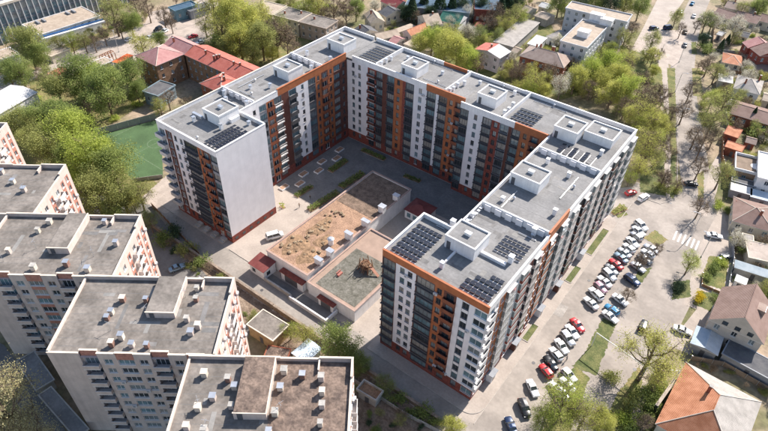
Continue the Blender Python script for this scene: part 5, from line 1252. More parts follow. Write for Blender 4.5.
grove('between warehouse and school', (135, 60), 'the pink-roofed hall', 'trees between the warehouse and the school', [
    (56, 87, 14, 'olive'), (80, 78, 15, 'green'), (105, 92, 17, 'green'), (129, 76, 12, 'green'), (98, 80, 13, 'bright'), (137, 92, 8, 'green'), (168, 100, 8, 'bare'), (160, 108, 7, 'yellow', 'thin'), (186, 104, 6, 'bare')])
grove('along the old street', (205, 5), 'the blue shop', 'trees along the old street', [
    (8, 74, 11, 'green'), (20, 74, 11, 'green'), (28, 47, 13, 'olive'), (38, 56, 10, 'green'), (58, 44, 7, 'olive', 'thin'), (71, 42, 7, 'bright', 'thin'), (84, 42, 7, 'olive', 'thin'), (94, 43, 6, 'bare'), (104, 36, 6, 'bare'), (114, 17, 13, 'olive', 'thin'), (120, 28, 7, 'bare'), (131, 24, 8, 'green', 'full'), (142, 46, 11, 'yellow', 'thin'), (148, 10, 8, 'bare'), (164, 18, 8, 'bare'), (135, 6, 8, 'bare'), (160, 40, 6, 'green'), (110, 4, 8, 'olive', 'thin'), (171, 24, 6, 'bare')])
grove('in the tall wood', (262, 72), 'the left wing roof', 'trees of the tall wood behind the left wing', [
    (214, 12, 14, 'yellow', 'thin'), (234, 16, 15, 'yellow'), (222, 30, 14, 'yellow', 'thin'), (246, 26, 15, 'yellow'), (260, 18, 12, 'yellow', 'thin'), (240, 42, 14, 'yellow'), (262, 40, 13, 'olive'), (276, 38, 12, 'bare'), (287, 42, 11, 'bare'), (229, 50, 9, 'olive'), (217, 46, 8, 'green'), (272, 54, 7, 'yellow'), (252, 54, 9, 'olive'), (280, 28, 9, 'olive', 'thin'), (205, 26, 8, 'yellow', 'thin'), (294, 52, 8, 'bare')])
grove('behind the terrace', (326, 28), 'the end terrace house', 'trees behind the terrace', [
    (304, 8, 9, 'bright', 'thin'), (318, 6, 10, 'yellow', 'thin'), (334, 10, 10, 'bare'), (346, 14, 9, 'bare'), (356, 9, 8, 'green'), (325, 16, 7, 'bare'), (290, 4, 8, 'olive', 'thin'), (340, 26, 6, 'bare')])
grove('in the gardens', (404, 48), 'the tan extension', 'trees in the gardens behind the back wing', [
    (420, 46, 9, 'yellow'), (432, 42, 11, 'bright'), (445, 48, 12, 'yellow'), (457, 54, 12, 'yellow'), (467, 60, 11, 'bright'), (440, 34, 9, 'green', 'thin'), (452, 36, 9, 'yellow', 'thin'), (478, 64, 8, 'bare'), (431, 28, 5, 'blossom', 'thin'), (452, 23, 6, 'blossom', 'thin'), (480, 36, 8, 'green', 'thin'), (468, 33, 7, 'blossom', 'thin'), (496, 14, 10, 'bare'), (506, 26, 8, 'yellow', 'thin'), (488, 24, 8, 'bare'), (392, 8, 5, 'blossom', 'thin'), (522, 18, 7, 'bright', 'thin'), (486, 44, 6, 'olive', 'thin'), (412, 60, 7, 'yellow', 'thin'), (498, 36, 6, 'green', 'thin')])
grove('by the dark halls', (470, 10), 'the green-roofed house', 'conifers and trees by the dark halls', [
    (412, 12, 9, 'dark', 'conifer'), (424, 6, 8, 'dark', 'conifer'), (440, 8, 9, 'dark', 'conifer'), (452, 10, 8, 'dark', 'conifer'), (500, 14, 9, 'dark', 'conifer'), (508, 8, 9, 'dark', 'conifer'), (468, 14, 6, 'blossom', 'thin'), (515, 16, 8, 'olive', 'thin'), (430, 14, 7, 'dark', 'full'), (404, 12, 7, 'dark', 'full'), (462, 4, 8, 'dark', 'full'), (482, 8, 8, 'dark', 'full'), (514, 3, 9, 'dark', 'full'), (560, 2, 9, 'green'), (580, 4, 9, 'dark', 'full'), (595, 5, 9, 'green'), (610, 6, 9, 'dark', 'full'), (625, 6, 8, 'olive'), (640, 8, 8, 'green')])
grove('in the belt behind the corner', (634, 130), 'the roof corner', 'trees of the belt behind the back wing corner', [
    (518, 72, 9, 'bare'), (534, 84, 10, 'yellow', 'thin'), (530, 90, 7, 'bright'), (548, 76, 9, 'bare'), (561, 86, 9, 'blossom', 'thin'), (575, 80, 10, 'yellow'), (590, 72, 11, 'bright'), (606, 64, 11, 'bright'), (602, 82, 10, 'yellow'), (618, 78, 10, 'yellow'), (628, 60, 8, 'yellow', 'thin'), (612, 94, 11, 'yellow'), (628, 92, 11, 'bright'), (640, 86, 10, 'bare'), (648, 106, 13, 'bare'), (638, 116, 12, 'yellow', 'thin'), (652, 126, 12, 'yellow', 'thin'), (645, 146, 14, 'yellow', 'thin'), (656, 160, 9, 'olive', 'thin'), (640, 168, 10, 'yellow', 'thin'), (590, 90, 8, 'bare'), (658, 92, 8, 'bare'), (572, 68, 7, 'bare'), (630, 178, 7, 'bright', 'thin'), (545, 92, 6, 'yellow'), (586, 60, 5, 'olive', 'thin'), (600, 52, 6, 'olive', 'thin')])
grove('along the avenue', (690, 240), 'the zebra crossing', 'trees along the avenue', [
    (625, 40, 8, 'olive', 'thin'), (632, 32, 7, 'bare'), (652, 42, 8, 'olive', 'thin'), (676, 18, 6, 'olive', 'thin'), (681, 30, 5, 'bare'), (664, 96, 7, 'bare'), (668, 124, 8, 'bare'), (690, 92, 8, 'bare'), (684, 112, 9, 'bare'), (695, 138, 10, 'bare'), (712, 100, 8, 'bright', 'thin'), (712, 122, 11, 'olive', 'thin'), (724, 104, 11, 'olive', 'thin'), (702, 146, 10, 'bare'), (714, 138, 8, 'bare'), (708, 66, 8, 'bare'), (716, 74, 8, 'olive', 'thin'), (700, 168, 9, 'bare'), (721, 176, 10, 'olive', 'thin'), (700, 208, 9, 'bare'), (719, 206, 5, 'bright', 'bush'), (706, 22, 7, 'green', 'thin'), (697, 26, 5, 'bare'), (704, 40, 5, 'dark', 'full'), (705, 50, 5, 'green', 'bush')])
grove('in the right-hand gardens', (734, 222), 'the tiled house', 'trees and bushes in the house gardens', [
    (713, 22, 7, 'blossom', 'thin'), (736, 28, 8, 'blossom', 'thin'), (748, 78, 6, 'blossom', 'thin'), (728, 76, 5, 'blossom', 'thin'), (727, 42, 3.6, 'dark', 'conifer'), (721, 47, 3.4, 'dark', 'conifer'), (752, 118, 4.5, 'dark', 'conifer'), (745, 104, 5, 'bare'), (738, 240, 8, 'blossom', 'thin'), (750, 254, 6, 'green', 'bush'), (690, 264, 9, 'bright', 'thin'), (713, 268, 5, 'green', 'bush'), (722, 264, 5, 'bright', 'bush'), (708, 278, 4, 'green', 'bush'), (700, 298, 5, 'gold', 'bush'), (717, 300, 4, 'green', 'bush'), (756, 134, 7, 'green', 'bush'), (766, 138, 7, 'green', 'bush'), (760, 270, 5, 'green', 'bush'), (680, 288, 6, 'dark', 'bush'), (745, 68, 5, 'blossom', 'thin'), (728, 210, 4, 'green', 'bush'), (764, 300, 5, 'olive', 'bush'), (752, 84, 4, 'dark', 'bush'), (760, 8, 7, 'green'), (742, 10, 6, 'olive', 'thin')])
grove('by the parking lot', (594, 342), 'the gas pipe', 'trees by the parking lot', [
    (650, 356, 24, 'yellow', 'thin'), (562, 404, 22, 'bright', 'thin'), (584, 418, 17, 'yellow', 'thin'), (545, 420, 14, 'bright', 'thin'), (602, 424, 12, 'yellow'), (640, 392, 8, 'green', 'bush'), (630, 404, 8, 'olive', 'bush'), (648, 408, 7, 'green', 'bush'), (622, 418, 8, 'bright', 'bush'), (644, 424, 7, 'green', 'bush'), (632, 432, 8, 'green', 'bush'), (640, 262, 8, 'bare', 'bare'), (656, 250, 7, 'bare', 'bare'), (610, 376, 7, 'olive', 'bush'), (628, 296, 8, 'bare', 'bare')])
grove('in the old yards', (312, 352), 'the blue-roofed shed', 'trees in the old yards', [
    (338, 344, 17, 'green'), (303, 336, 11, 'yellow', 'thin'), (290, 332, 8, 'bright', 'thin'), (362, 366, 9, 'green'), (352, 358, 10, 'green'), (385, 386, 10, 'green', 'thin'), (400, 400, 7, 'green', 'bush'), (420, 412, 8, 'green', 'bush'), (452, 428, 11, 'yellow'), (150, 222, 9, 'green', 'thin'), (165, 238, 8, 'green', 'bush'), (182, 250, 7, 'olive', 'bush'), (200, 262, 7, 'green', 'bush'), (215, 282, 6, 'olive', 'bush'), (176, 232, 7, 'dark', 'bush'), (254, 318, 5, 'olive', 'bush'), (436, 422, 6, 'green', 'bush')])
put_tree(4, 412, 27, 'straw', 'fine', 'broadleaf_tree', 'tall pale straw-coloured tree rising beside the back lane, the larger one', 'pale trees beside the back lane', 1.25)
put_tree(30, 440, 20, 'straw', 'fine', 'broadleaf_tree', 'pale straw-coloured tree rising beside the back lane, the smaller one', 'pale trees beside the back lane', 1.2)
# smaller growth filling the gardens and waste ground
ROADS = {'alley_road', 'service_road', 'parking_lot', 'road', 'junction', 'courtyard', 'house_forecourt', 'front_path', 'side_street', 'side_yard', 'football_pitch', 'market_yard', 'track', 'back_lane'}
def inpoly(x, y, P):
    c = False
    for i in range(len(P)):
        (x0_, y0_), (x1_, y1_) = P[i], P[i - 1]
        if (y0_ > y) != (y1_ > y) and x < (x1_ - x0_) * (y - y0_) / (y1_ - y0_) + x0_: c = not c
    return c
AVE = [G(*p) for p in ((700, 214), (697, 185), (690, 140), (685, 105), (682, 72), (685, 45), (693, 15), (704, -10))]
STR = [G(*p) for p in ((-60, 108), (0, 84), (60, 61), (120, 41), (170, 20), (205, 4), (240, -14))]
def free(x, y, m):
    for nme, P in POLYS:
        if nme in ROADS and inpoly(x, y, P): return False
    for (A, u, n, L, W) in FOOT:
        d = Vector((x, y, 0)) - Vector((A.x, A.y, 0))
        if -m < d.dot(u) < L + m and -m < d.dot(n) < W + m: return False
    for line, wd in ((AVE, 5.6), (STR, 7.0)):
        for i in range(len(line) - 1):
            a, c = line[i].xy, line[i + 1].xy; q = Vector((x, y)); t = max(0, min(1, (q - a).dot(c - a) / (c - a).length_squared))
            if (q - a.lerp(c, t)).length < wd: return False
    return True
def scatter(poly, n, kinds, size, where, group, seed):
    r = random.Random(seed); xs_ = [p[0] for p in poly]; ys_ = [p[1] for p in poly]; k = 0; tries = 0
    while k < n and tries < n * 30:
        tries += 1; x, y = r.uniform(min(xs_), max(xs_)), r.uniform(min(ys_), max(ys_))
        if not inpoly(x, y, poly): continue
        p = G(x, y); tone, form = r.choice(kinds); sz = r.uniform(*size) * (1.0 if form == 'bush' else 1.35)
        if not free(p.x, p.y, .4 + sz * .35): continue
        tm, cm = r.choice(TV[form]); k += 1
        kind = 'bush' if form == 'bush' else 'sapling'
        t = thing('garden_bush' if kind == 'bush' else 'young_tree', 'small %s %s growing wild %s' % (LOOK[tone], kind, where), 'bush' if kind == 'bush' else 'tree', (p.x, p.y, 0), r.uniform(0, 6.28), group)
        t.scale = (sz, sz * r.uniform(.85, 1.15), sz * r.uniform(.8, 1.15))
        if form != 'bush': link('trunk', tm, t)
        c = link('crown', cm, t); c.material_slots[0].link = 'OBJECT'; c.material_slots[0].material = LEAF[tone]
SB_ = [('olive', 'bush'), ('green', 'bush'), ('bright', 'bush'), ('bare', 'bare'), ('olive', 'thin'), ('blossom', 'thin'), ('yellow', 'thin'), ('bare', 'bare')]
scatter([(712, 4), (772, 4), (772, 305), (735, 292), (728, 200), (722, 140), (710, 60)], 120, SB_, (.9, 2.1), 'between the right-hand houses', 'small growth between the right-hand houses', 1)
scatter([(380, 45), (384, 4), (470, -6), (560, 0), (600, 45), (540, 66), (470, 70), (430, 60)], 110, SB_ + [('bright', 'thin')], (1.1, 2.6), 'in the gardens behind the back wing', 'small growth in the rear gardens', 2)
scatter([(0, 84), (120, 64), (150, 104), (104, 132), (0, 130)], 22, SB_[:5] + [('green', 'full')], (1.2, 2.8), 'between warehouse and pitch', 'small growth between warehouse and pitch', 3)
scatter([(556, 78), (600, 48), (660, 58), (664, 150), (634, 184), (628, 130), (590, 100)], 60, [('yellow', 'thin'), ('bright', 'thin'), ('bare', 'bare'), ('olive', 'bush'), ('bare', 'bare'), ('yellow', 'full')], (1.5, 3.4), 'in the belt behind the corner', 'undergrowth of the belt', 4)
scatter([(152, 210), (172, 208), (262, 290), (330, 348), (400, 402), (440, 440), (360, 440), (240, 330), (165, 245)], 60, [('olive', 'bush'), ('green', 'bush'), ('bare', 'bare'), ('dark', 'bush'), ('olive', 'thin')], (.6, 1.5), 'along the retaining wall', 'small growth along the retaining wall', 5)
scatter([(196, 2), (290, 2), (380, 0), (372, 24), (336, 16), (300, 36), (262, 70), (215, 52)], 60, SB_, (1.3, 3.0), 'round the terrace', 'small growth round the terrace', 6)
scatter([(20, 70), (110, 28), (200, -4), (240, -8), (190, 14), (120, 50), (40, 80)], 24, [('olive', 'thin'), ('bare', 'bare'), ('green', 'bush')], (1.2, 2.4), 'by the old street', 'small growth by the old street', 7)
scatter([(698, 250), (722, 254), (726, 300), (700, 306), (690, 300)], 16, [('green', 'bush'), ('olive', 'bush'), ('bright', 'bush')], (.5, 1.1), 'in the forecourt gardens', 'small growth in the forecourt gardens', 8)
scatter([(600, 436), (618, 395), (644, 368), (664, 372), (652, 436)], 26, [('green', 'bush'), ('olive', 'bush'), ('bare', 'bare'), ('bright', 'bush')], (.8, 1.7), 'below the big roadside tree', 'small growth below the roadside tree', 9)
scatter([(505, 60), (545, 72), (585, 100), (520, 96), (490, 72)], 22, [('bare', 'bare'), ('yellow', 'thin'), ('olive', 'bush')], (1.3, 2.8), 'behind the brick house', 'small growth behind the brick house', 10)
scatter([(690, 352), (768, 384), (775, 410), (764, 398), (686, 362)], 14, [('bare', 'bare'), ('olive', 'bush')], (.5, 1.1), 'behind the orange tiled house', 'small growth behind the tiled house', 11)
scatter([(640, 200), (660, 160), (690, 66), (706, 66), (706, 200), (700, 205)], 22, [('bare', 'bare'), ('olive', 'bush'), ('bare', 'bare')], (1.0, 2.4), 'on the avenue verges', 'small growth on the avenue verges', 12)
# hedges in the courtyard
def hedge(label, p, q, wd, h, tone='green'):
    a, c = (G(*p), G(*q)); d = c - a; L = d.length; r = random.Random(int(p[0]))
    v, f, tone_ = [], [], []
    for k in range(int(L * wd * 34)):
        o = Vector((r.uniform(0, L), r.uniform(-wd / 2, wd / 2), r.uniform(.05, h) if r.random() < .5 else h * r.uniform(.8, 1.08)))
        n = Vector((r.gauss(0, 1), r.gauss(0, 1), r.gauss(.8, 1))).normalized(); e1 = n.orthogonal().normalized(); e2 = n.cross(e1); s = r.uniform(.1, .24); i = len(v)
        v += [tuple(o + e1 * s), tuple(o + e2 * s), tuple(o - e1 * s), tuple(o - e2 * s)]; f.append((i, i + 1, i + 2, i + 3)); tone_.append(r.random())
    m = bpy.data.meshes.new('hedge'); m.from_pydata(v, [], f); m.attributes.new('tone', 'FLOAT', 'FACE').data.foreach_set('value', tone_); m.materials.append(LEAF[tone])
    t = thing('hedge', label, 'hedge', a, math.atan2(d.y, d.x)); link('foliage', m, t)
    b = MB(); b.box((-.1, -wd / 2 - .1, 0), (L + .1, wd / 2 + .1, .16), CONC, top=DIRT); b.build('planter', t)
hedge('clipped hedge running along the podium edge, sunlit end', (309, 211), (338, 193), 2.0, 1.1)
hedge('dark hedge along the podium edge in the shade of the back wing', (341, 188), (363, 174), 2.4, 1.0)
hedge('hedge beside the terrace planters of the left wing', (330, 172), (346, 161), 2.2, .9)
hedge('short hedge at the foot of the left wing terrace', (296, 197), (312, 187), 1.8, .9)
hedge('low hedge at the foot of the back wing', (404, 176), (420, 182), 1.6, .7)
hedge('low hedge near the inner courtyard corner', (362, 150), (385, 160), 1.8, .8)
hedge('round clipped shrub by the white end wall', (281, 208), (284, 206.5), 1.6, 1.4, 'bright')
hedge('planter hedge outside the parking lot entrance', (612, 214), (625, 208), 2.0, .9, 'olive')
# terrace planters by the left wing
for k in range(7):
    b = MB(); x, y = -112.6 + (k % 2) * 2.6, 97 + k * 4.4
    b.box((0, 0, 0), (1.9, 3.0, .45), WHITE2); b.box((.15, .15, .45), (1.75, 2.85, .5), DIRT)
    o = b.build('planter_box'); o.location = (x, y, 0.03)
    tag(o, 'white planter box, %s from the white end wall along the left wing' % ORD[k], 'planter', 'planters along the left wing')

# ------------------------------------------------------------------ cars
def carpaint(name, c, metal=.3):
    m = mat('paint_' + name, c, .28, .02, .5, spec=.6, metal=metal); return m
PAINTS = dict(white=carpaint('white', (.78, .78, .77), 0), silver=carpaint('silver', (.46, .47, .49), .6), grey=carpaint('grey', (.17, .18, .19), .4), black=carpaint('black', (.015, .016, .02), .2),
              blue=carpaint('blue', (.04, .2, .36), .2), darkblue=carpaint('darkblue', (.02, .04, .10), .3), red=carpaint('red', (.46, .035, .04), .1), mauve=carpaint('mauve', (.34, .2, .25), .3), bluegrey=carpaint('bluegrey', (.2, .27, .33), .4))
LAMPW = mat('lamp_clear', (.7, .7, .68), .15, .02); LAMPR = mat('lamp_red', (.4, .02, .02), .2, .05); PLAST = mat('black_plastic', (.03, .03, .03), .6, .1); ALLOY = mat('alloy_rim', (.5, .5, .52), .35, .05, metal=.8)
def car_parts(kind):
    """list of (name, mesh, painted)"""
    Lc, Wd, H, hood, cab0, cab1 = dict(sedan=(4.5, 1.76, 1.45, .92, .30, .80), hatch=(4.05, 1.72, 1.5, .95, .30, .93), suv=(4.6, 1.86, 1.72, 1.08, .27, .95), van=(5.0, 1.95, 2.0, 1.15, .18, .97))[kind]
    # stations along x (front at +x): (x, half width, z bottom, z shoulder)
    xs = [Lc / 2, Lc / 2 - .12, Lc / 2 - .5, Lc * .5 - Lc * cab0, 0, Lc * .5 - Lc * cab1, -Lc / 2 + .35, -Lc / 2 + .1, -Lc / 2]
    boot = hood + .03 if kind == 'sedan' else hood + .1
    zs = [hood - .28, hood - .14, hood - .06, hood, hood + .02, boot if cab1 < .9 else hood + .1, boot, boot - .06, boot - .3]
    hw = [Wd * .40, Wd * .45, Wd * .49, Wd * .5, Wd * .5, Wd * .5, Wd * .49, Wd * .46, Wd * .42]
    zb = [.35, .27, .22, .2, .2, .2, .24, .28, .36]
    b = MB(); rings = []
    for x, hh, z0_, z1_ in zip(xs, hw, zb, zs):
        i = len(b.v); m = (z0_ + z1_) / 2
        b.v += [(x, -hh * .82, z0_), (x, -hh * .98, z0_ + .12), (x, -hh, m + .05), (x, -hh * .95, z1_ - .05), (x, -hh * .8, z1_ + .02), (x, 0, z1_ + .05), (x, hh * .8, z1_ + .02), (x, hh * .95, z1_ - .05), (x, hh, m + .05), (x, hh * .98, z0_ + .12), (x, hh * .82, z0_)]
        rings.append(i)
    pm = b.mi(PAINTS['white'])
    for q in range(len(rings) - 1):
        for j in range(11):
            b.f.append((rings[q] + j, rings[q] + (j + 1) % 11, rings[q + 1] + (j + 1) % 11, rings[q + 1] + j)); b.m.append(pm)
    b.f.append(tuple(rings[0] + j for j in reversed(range(11)))); b.m.append(pm); b.f.append(tuple(rings[-1] + j for j in range(11))); b.m.append(pm)
    body = b.mesh('body', smooth=True)
    # cabin
    xf, xr = Lc * .5 - Lc * cab0, Lc * .5 - Lc * cab1; zt = H; zbm = hood - .02
    rf = xf - (.75 if kind != 'van' else .55); rr_ = xr + (.55 if kind == 'sedan' else .22)
    w0, w1 = Wd * .465, Wd * .385
    B = [(xf, -w0, zbm), (xf, w0, zbm), (xr, w0, zbm), (xr, -w0, zbm)]; T = [(rf, -w1, zt), (rf, w1, zt), (rr_, w1, zt), (rr_, -w1, zt)]
    out = [('body', body, True)]
    b = MB(); b.face([T[0], T[1], T[2], T[3]], PAINTS['white'])
    cx = (rf + rr_) / 2
    b.v = []; b.f = []; b.m = []
    # roof skin with slight crown and pillars
    nx = 4
    for i in range(nx):
        xa, xb = rf + (rr_ - rf) * i / nx, rf + (rr_ - rf) * (i + 1) / nx
        ca, cb = .05 * math.sin(math.pi * (i + .01) / nx), .05 * math.sin(math.pi * (i + .99) / nx)
        b.face([(xa, -w1 - .02, zt), (xa, 0, zt + .03 + ca), (xb, 0, zt + .03 + cb), (xb, -w1 - .02, zt)][::-1], PAINTS['white']); b.face([(xa, 0, zt + .03 + ca), (xa, w1 + .02, zt), (xb, w1 + .02, zt), (xb, 0, zt + .03 + cb)][::-1], PAINTS['white'])
    for s in (0, 1):
        sg = -1 if s == 0 else 1
        for (bx, tx_) in ((xf, rf), (cx - .1, cx - .1), (xr, rr_)):
            b.tube([(bx, sg * w0, zbm), (tx_, sg * w1, zt)], [.055, .05], PAINTS['white'], 4)
    out.append(('roof', b.mesh('roof', smooth=False), True))
    def pane(nm, pts): q = MB(); q.face(pts, GL[0]); out.append((nm, q.mesh(nm), False))
    pane('windscreen', [B[0], B[1], T[1], T[0]]); pane('rear_window', [B[2], B[3], T[3], T[2]])
    pane('side_window', [B[3], B[0], T[0], T[3]]); pane('side_window', [B[1], B[2], T[2], T[1]])
    wheelb = Lc * .29
    for sx in (1, -1):
        for sy in (1, -1):
            q = MB(); q.tube([(sx * wheelb, sy * Wd * .5 - sy * .21, .32), (sx * wheelb, sy * Wd * .5 + sy * .012, .32)], [.32, .32], RUBBER, 12); q.tube([(sx * wheelb, sy * Wd * .5 + sy * .0, .32), (sx * wheelb, sy * Wd * .5 + sy * .024, .32)], [.2, .19], ALLOY, 8)
            out.append(('wheel', q.mesh('wheel'), False))
    for sy in (1, -1):
        q = MB(); q.box((Lc / 2 - .2, sy * Wd * .36 - .16, hood - .3), (Lc / 2 - .035, sy * Wd * .36 + .16, hood - .15), LAMPW); out.append(('headlight', q.mesh('headlight'), False))
        q = MB(); q.box((-Lc / 2 + .0, sy * Wd * .37 - .12, boot - .34), (-Lc / 2 + .12, sy * Wd * .37 + .12, boot - .16), LAMPR); out.append(('tail_light', q.mesh('tail_light'), False))
        q = MB(); q.box((xf - .35, sy * Wd * .5, hood - .02), (xf - .15, sy * (Wd * .5 + .16) , hood + .12), PLAST) if sy > 0 else q.box((xf - .35, -Wd * .5 - .16, hood - .02), (xf - .15, -Wd * .5, hood + .12), PLAST); out.append(('door_mirror', q.mesh('door_mirror'), False))
    return out
CP = {k: car_parts(k) for k in ('sedan', 'hatch', 'suv', 'van')}
KN = dict(sedan='saloon car', hatch='hatchback', suv='tall estate car', van='van')
crnd = random.Random(3)
def car(x, y, colr, kind, head, label, group=None, world=None, ground_z=.03):
    p = world or G(x, y, .7)
    t = thing('parked_car' if group else 'car', label, 'car' if kind != 'van' else 'van', (p[0], p[1], ground_z), head, group)
    for nm, me, painted in CP[kind]:
        o = link(nm, me, t)
        if painted:
            o.material_slots[0].link = 'OBJECT'; o.material_slots[0].material = PAINTS[colr]
    return t
def row(lst, where, anchor, gname, head):
    n = len(lst)
    for i, q in enumerate(lst):
        x, y, c, k = q[:4]
        car(x, y, c, k, head + crnd.uniform(-.04, .04) + (math.pi if crnd.random() < .5 else 0), '%s %s, %s from %s in %s' % ({'bluegrey': 'blue-grey', 'darkblue': 'dark blue'}.get(c, c), KN[k], ORD[i], anchor, where), gname)
row([(641, 225.5, 'white', 'suv'), (638.5, 231, 'white', 'sedan'), (636.5, 236, 'silver', 'hatch'), (632.5, 242, 'white', 'sedan'), (629, 248, 'white', 'hatch'), (624.5, 252.5, 'silver', 'sedan'), (621, 257.5, 'bluegrey', 'sedan'), (616, 264, 'red', 'sedan'), (611.5, 269.5, 'grey', 'sedan'), (609, 275, 'silver', 'suv'), (604.5, 281.5, 'white', 'sedan'), (600.5, 287.5, 'mauve', 'hatch'), (596, 294, 'white', 'suv'), (591, 303, 'white', 'sedan')],
    'the long parking row', 'the junction', 'cars in the long parking row', R(-25))
row([(577.5, 325, 'red', 'sedan'), (572, 331.5, 'white', 'sedan'), (567.5, 338.5, 'silver', 'suv'), (561.5, 346, 'white', 'sedan'), (556, 354, 'white', 'hatch'), (550.5, 363, 'black', 'sedan'), (546, 371, 'red', 'hatch')],
    'the short parking row', 'the gas pipe', 'cars in the short parking row', R(-29))
row([(651, 248.5, 'silver', 'sedan'), (648, 253.5, 'white', 'hatch'), (644.5, 259, 'grey', 'sedan'), (638, 267, 'silver', 'sedan'), (632, 280, 'darkblue', 'suv'), (620, 299.5, 'white', 'sedan'), (612, 309.5, 'blue', 'hatch'), (610, 316.5, 'white', 'sedan')],
    'the verge-side row', 'the crossing', 'cars in the verge-side row', R(-17))
row([(569, 375, 'white', 'hatch'), (557, 389, 'white', 'sedan'), (563, 394, 'silver', 'hatch'), (567.5, 385, 'white', 'sedan')], 'the cluster under the tree', 'the gas pipe', 'cars under the leafy tree', R(-22))
row([(532.5, 388, 'white', 'sedan'), (524.3, 408, 'black', 'suv'), (511, 426, 'darkblue', 'sedan')], 'the kerbside line', 'the short row', 'cars parked along the service road kerb', R(-41))
car(631, 192.5, 'red', 'hatch', R(60), 'red hatchback parked by the lawn behind the tower corner')
car(643.5, 197.5, 'white', 'suv', R(75), 'white car parked next to the red hatchback')
car(691, 183.5, 'black', 'sedan', R(30), 'black car turning at the foot of the avenue')
car(714.5, 235.5, 'white', 'sedan', R(22), 'white saloon waiting on the house forecourt')
car(643.3, 325.5, 'black', 'hatch', R(92), 'dark hatchback with white load driving beside the big tree')
car(682.5, 330, 'white', 'sedan', R(10), 'white saloon parked before the gabled house')
car(724, 257, 'grey', 'sedan', R(60), 'grey car standing against the garden fence')
car(685, 44.5, 'grey', 'sedan', R(104), 'dark car driving on the avenue, lower of two')
car(685, 31.5, 'black', 'sedan', R(104), 'dark car driving on the avenue, upper of two')
car(694, 15.5, 'white', 'sedan', R(100), 'white car driving on the upper avenue')
car(680, 11.5, 'white', 'sedan', R(120), 'white car parked on the side street')
car(692.5, 3, 'blue', 'sedan', R(95), 'blue car at the far end of the avenue')
car(668, 27.5, 'darkblue', 'van', R(60), 'dark blue van in the side yard')
car(654, 28, 'darkblue', 'suv', R(50), 'dark blue car next to the side yard van')
car(707, 36, 'white', 'hatch', R(40), 'white hatchback in the driveway by the conifers')
car(661.5, 98, 'white', 'hatch', R(80), 'white hatchback on the avenue footpath')
car(274.5, 234.5, 'white', 'van', R(62), 'white van parked beside the white end wall', world=tuple(G(274.5, 235.5, .8).xy))
car(177, 267.5, 'bluegrey', 'sedan', R(70), 'blue-grey saloon in the dark yard behind the panel blocks')
row([(150, 37, 'white', 'sedan'), (157, 34, 'silver', 'sedan'), (158, 29, 'black', 'suv'), (164, 31, 'white', 'hatch'), (129, 39, 'white', 'hatch')], 'the market yard', 'the pink-roofed hall', 'cars in the market yard', R(100))
row([(195, 12, 'white', 'suv'), (201, 9, 'silver', 'sedan'), (200, 42, 'white', 'sedan'), (193, 36, 'red', 'sedan')], 'the street end', 'the blue shop', 'cars at the street end', R(80))

# ------------------------------------------------------------------ gas pipe, street lamps, fences, people
gp_ = thing('gas_pipe', 'white overhead gas pipe on posts crossing the road to the tiled house', 'pipe', G(593, 346), world=True)
PIPE = mat('pipe_white', (.75, .74, .70), .5, .05)
pts = [G(591.5, 346), G(640, 381), G(672, 384)]
zp = 5.0
for k, p in enumerate(pts):
    b = MB(); b.tube([(p.x, p.y, 0), (p.x, p.y, zp)], [.09, .09], PIPE, 8); b.build('post', gp_)
b = MB(); b.tube([(p.x, p.y, zp + .02) for p in pts], [.11] * 3, PIPE, 8); b.build('pipe', gp_)
def lamp(x, y, h, ang, label):
    p = G(x, y); t = thing('street_lamp', label, 'street lamp', (p.x, p.y, 0), ang, 'street lamps')
    b = MB(); b.tube([(0, 0, 0), (0, 0, h * .9), (.3, 0, h), (1.8, 0, h + .25)], [.11, .08, .06, .05], STEEL, 8); b.build('pole', t)
    b = MB(); b.box((1.5, -.16, h + .18), (2.3, .16, h + .3), GREYP); b.build('lamp_head', t)
    b = MB(); b.box((-.18, -.18, 0), (.18, .18, .4), CONC); b.build('base', t)
lamp(691, 236, 8.5, R(200), 'street lamp beside the zebra crossing')
lamp(701, 257, 8.5, R(190), 'street lamp on the forecourt kerb below the crossing')
lamp(675, 128, 8.5, R(0), 'street lamp on the grass strip, lower avenue')
lamp(675, 92, 8.5, R(0), 'street lamp on the grass strip, middle avenue')
lamp(679, 62, 8.5, R(0), 'street lamp on the grass strip, upper avenue')
lamp(658, 62, 8.5, R(20), 'street lamp by the side yard')
lamp(196, 24, 8.5, R(150), 'street lamp at the old street bend')
lamp(119, 52, 8.5, R(150), 'street lamp near the rusty pergola')
def fence(label, pxs, h=1.7, m=CONC, step=2.4):
    P = [G(*p) for p in pxs]; t = thing('garden_fence', label, 'fence', P[0], world=True)
    for i in range(len(P) - 1):
        d = P[i + 1] - P[i]; n = max(1, round(d.length / step)); ang = math.atan2(d.y, d.x)
        for k in range(n):
            a = P[i] + d * k / n; L = d.length / n; M = Matrix.Translation(a) @ Matrix.Rotation(ang, 4, 'Z')
            b = MB(); b.box((.08, -.04, .05), (L - .002, .04, h), m, M=M); b.build('fence_panel', t)
            b = MB(); b.box((-.06, -.06, 0), (.06, .06, h + .12), STEEL, M=M); b.build('post', t)
fence('dark sheet fence along the forecourt gardens', [(731, 232), (732, 262), (726, 292)], 1.7, GREYP)
fence('brown fence around the flower plot garden', [(702, 275), (701, 286), (724, 296)], .9, WOOD)
fence('grey fence between the orange tiled house and dark garage', [(690, 360), (722, 366), (768, 392)], 1.6, mat('old_board', (.22, .17, .13), .9, .25))
fence('red-brown fence beside the brick garage', [(722, 136), (721, 160), (727, 180)], 1.8, RUST)
fence('board fence between the avenue and blossom gardens', [(711, 56), (713, 30), (722, 8)], 1.7, WOOD)
fence('mesh fence along the pitch edge', [(96, 136), (161, 118)], 2.6, mat('mesh_grey', (.34, .33, .31), .7, .1), 4.0)
fence('low white wall of the lower pitch edge', [(134, 182), (163, 178)], 1.4, CONC, 4.0)
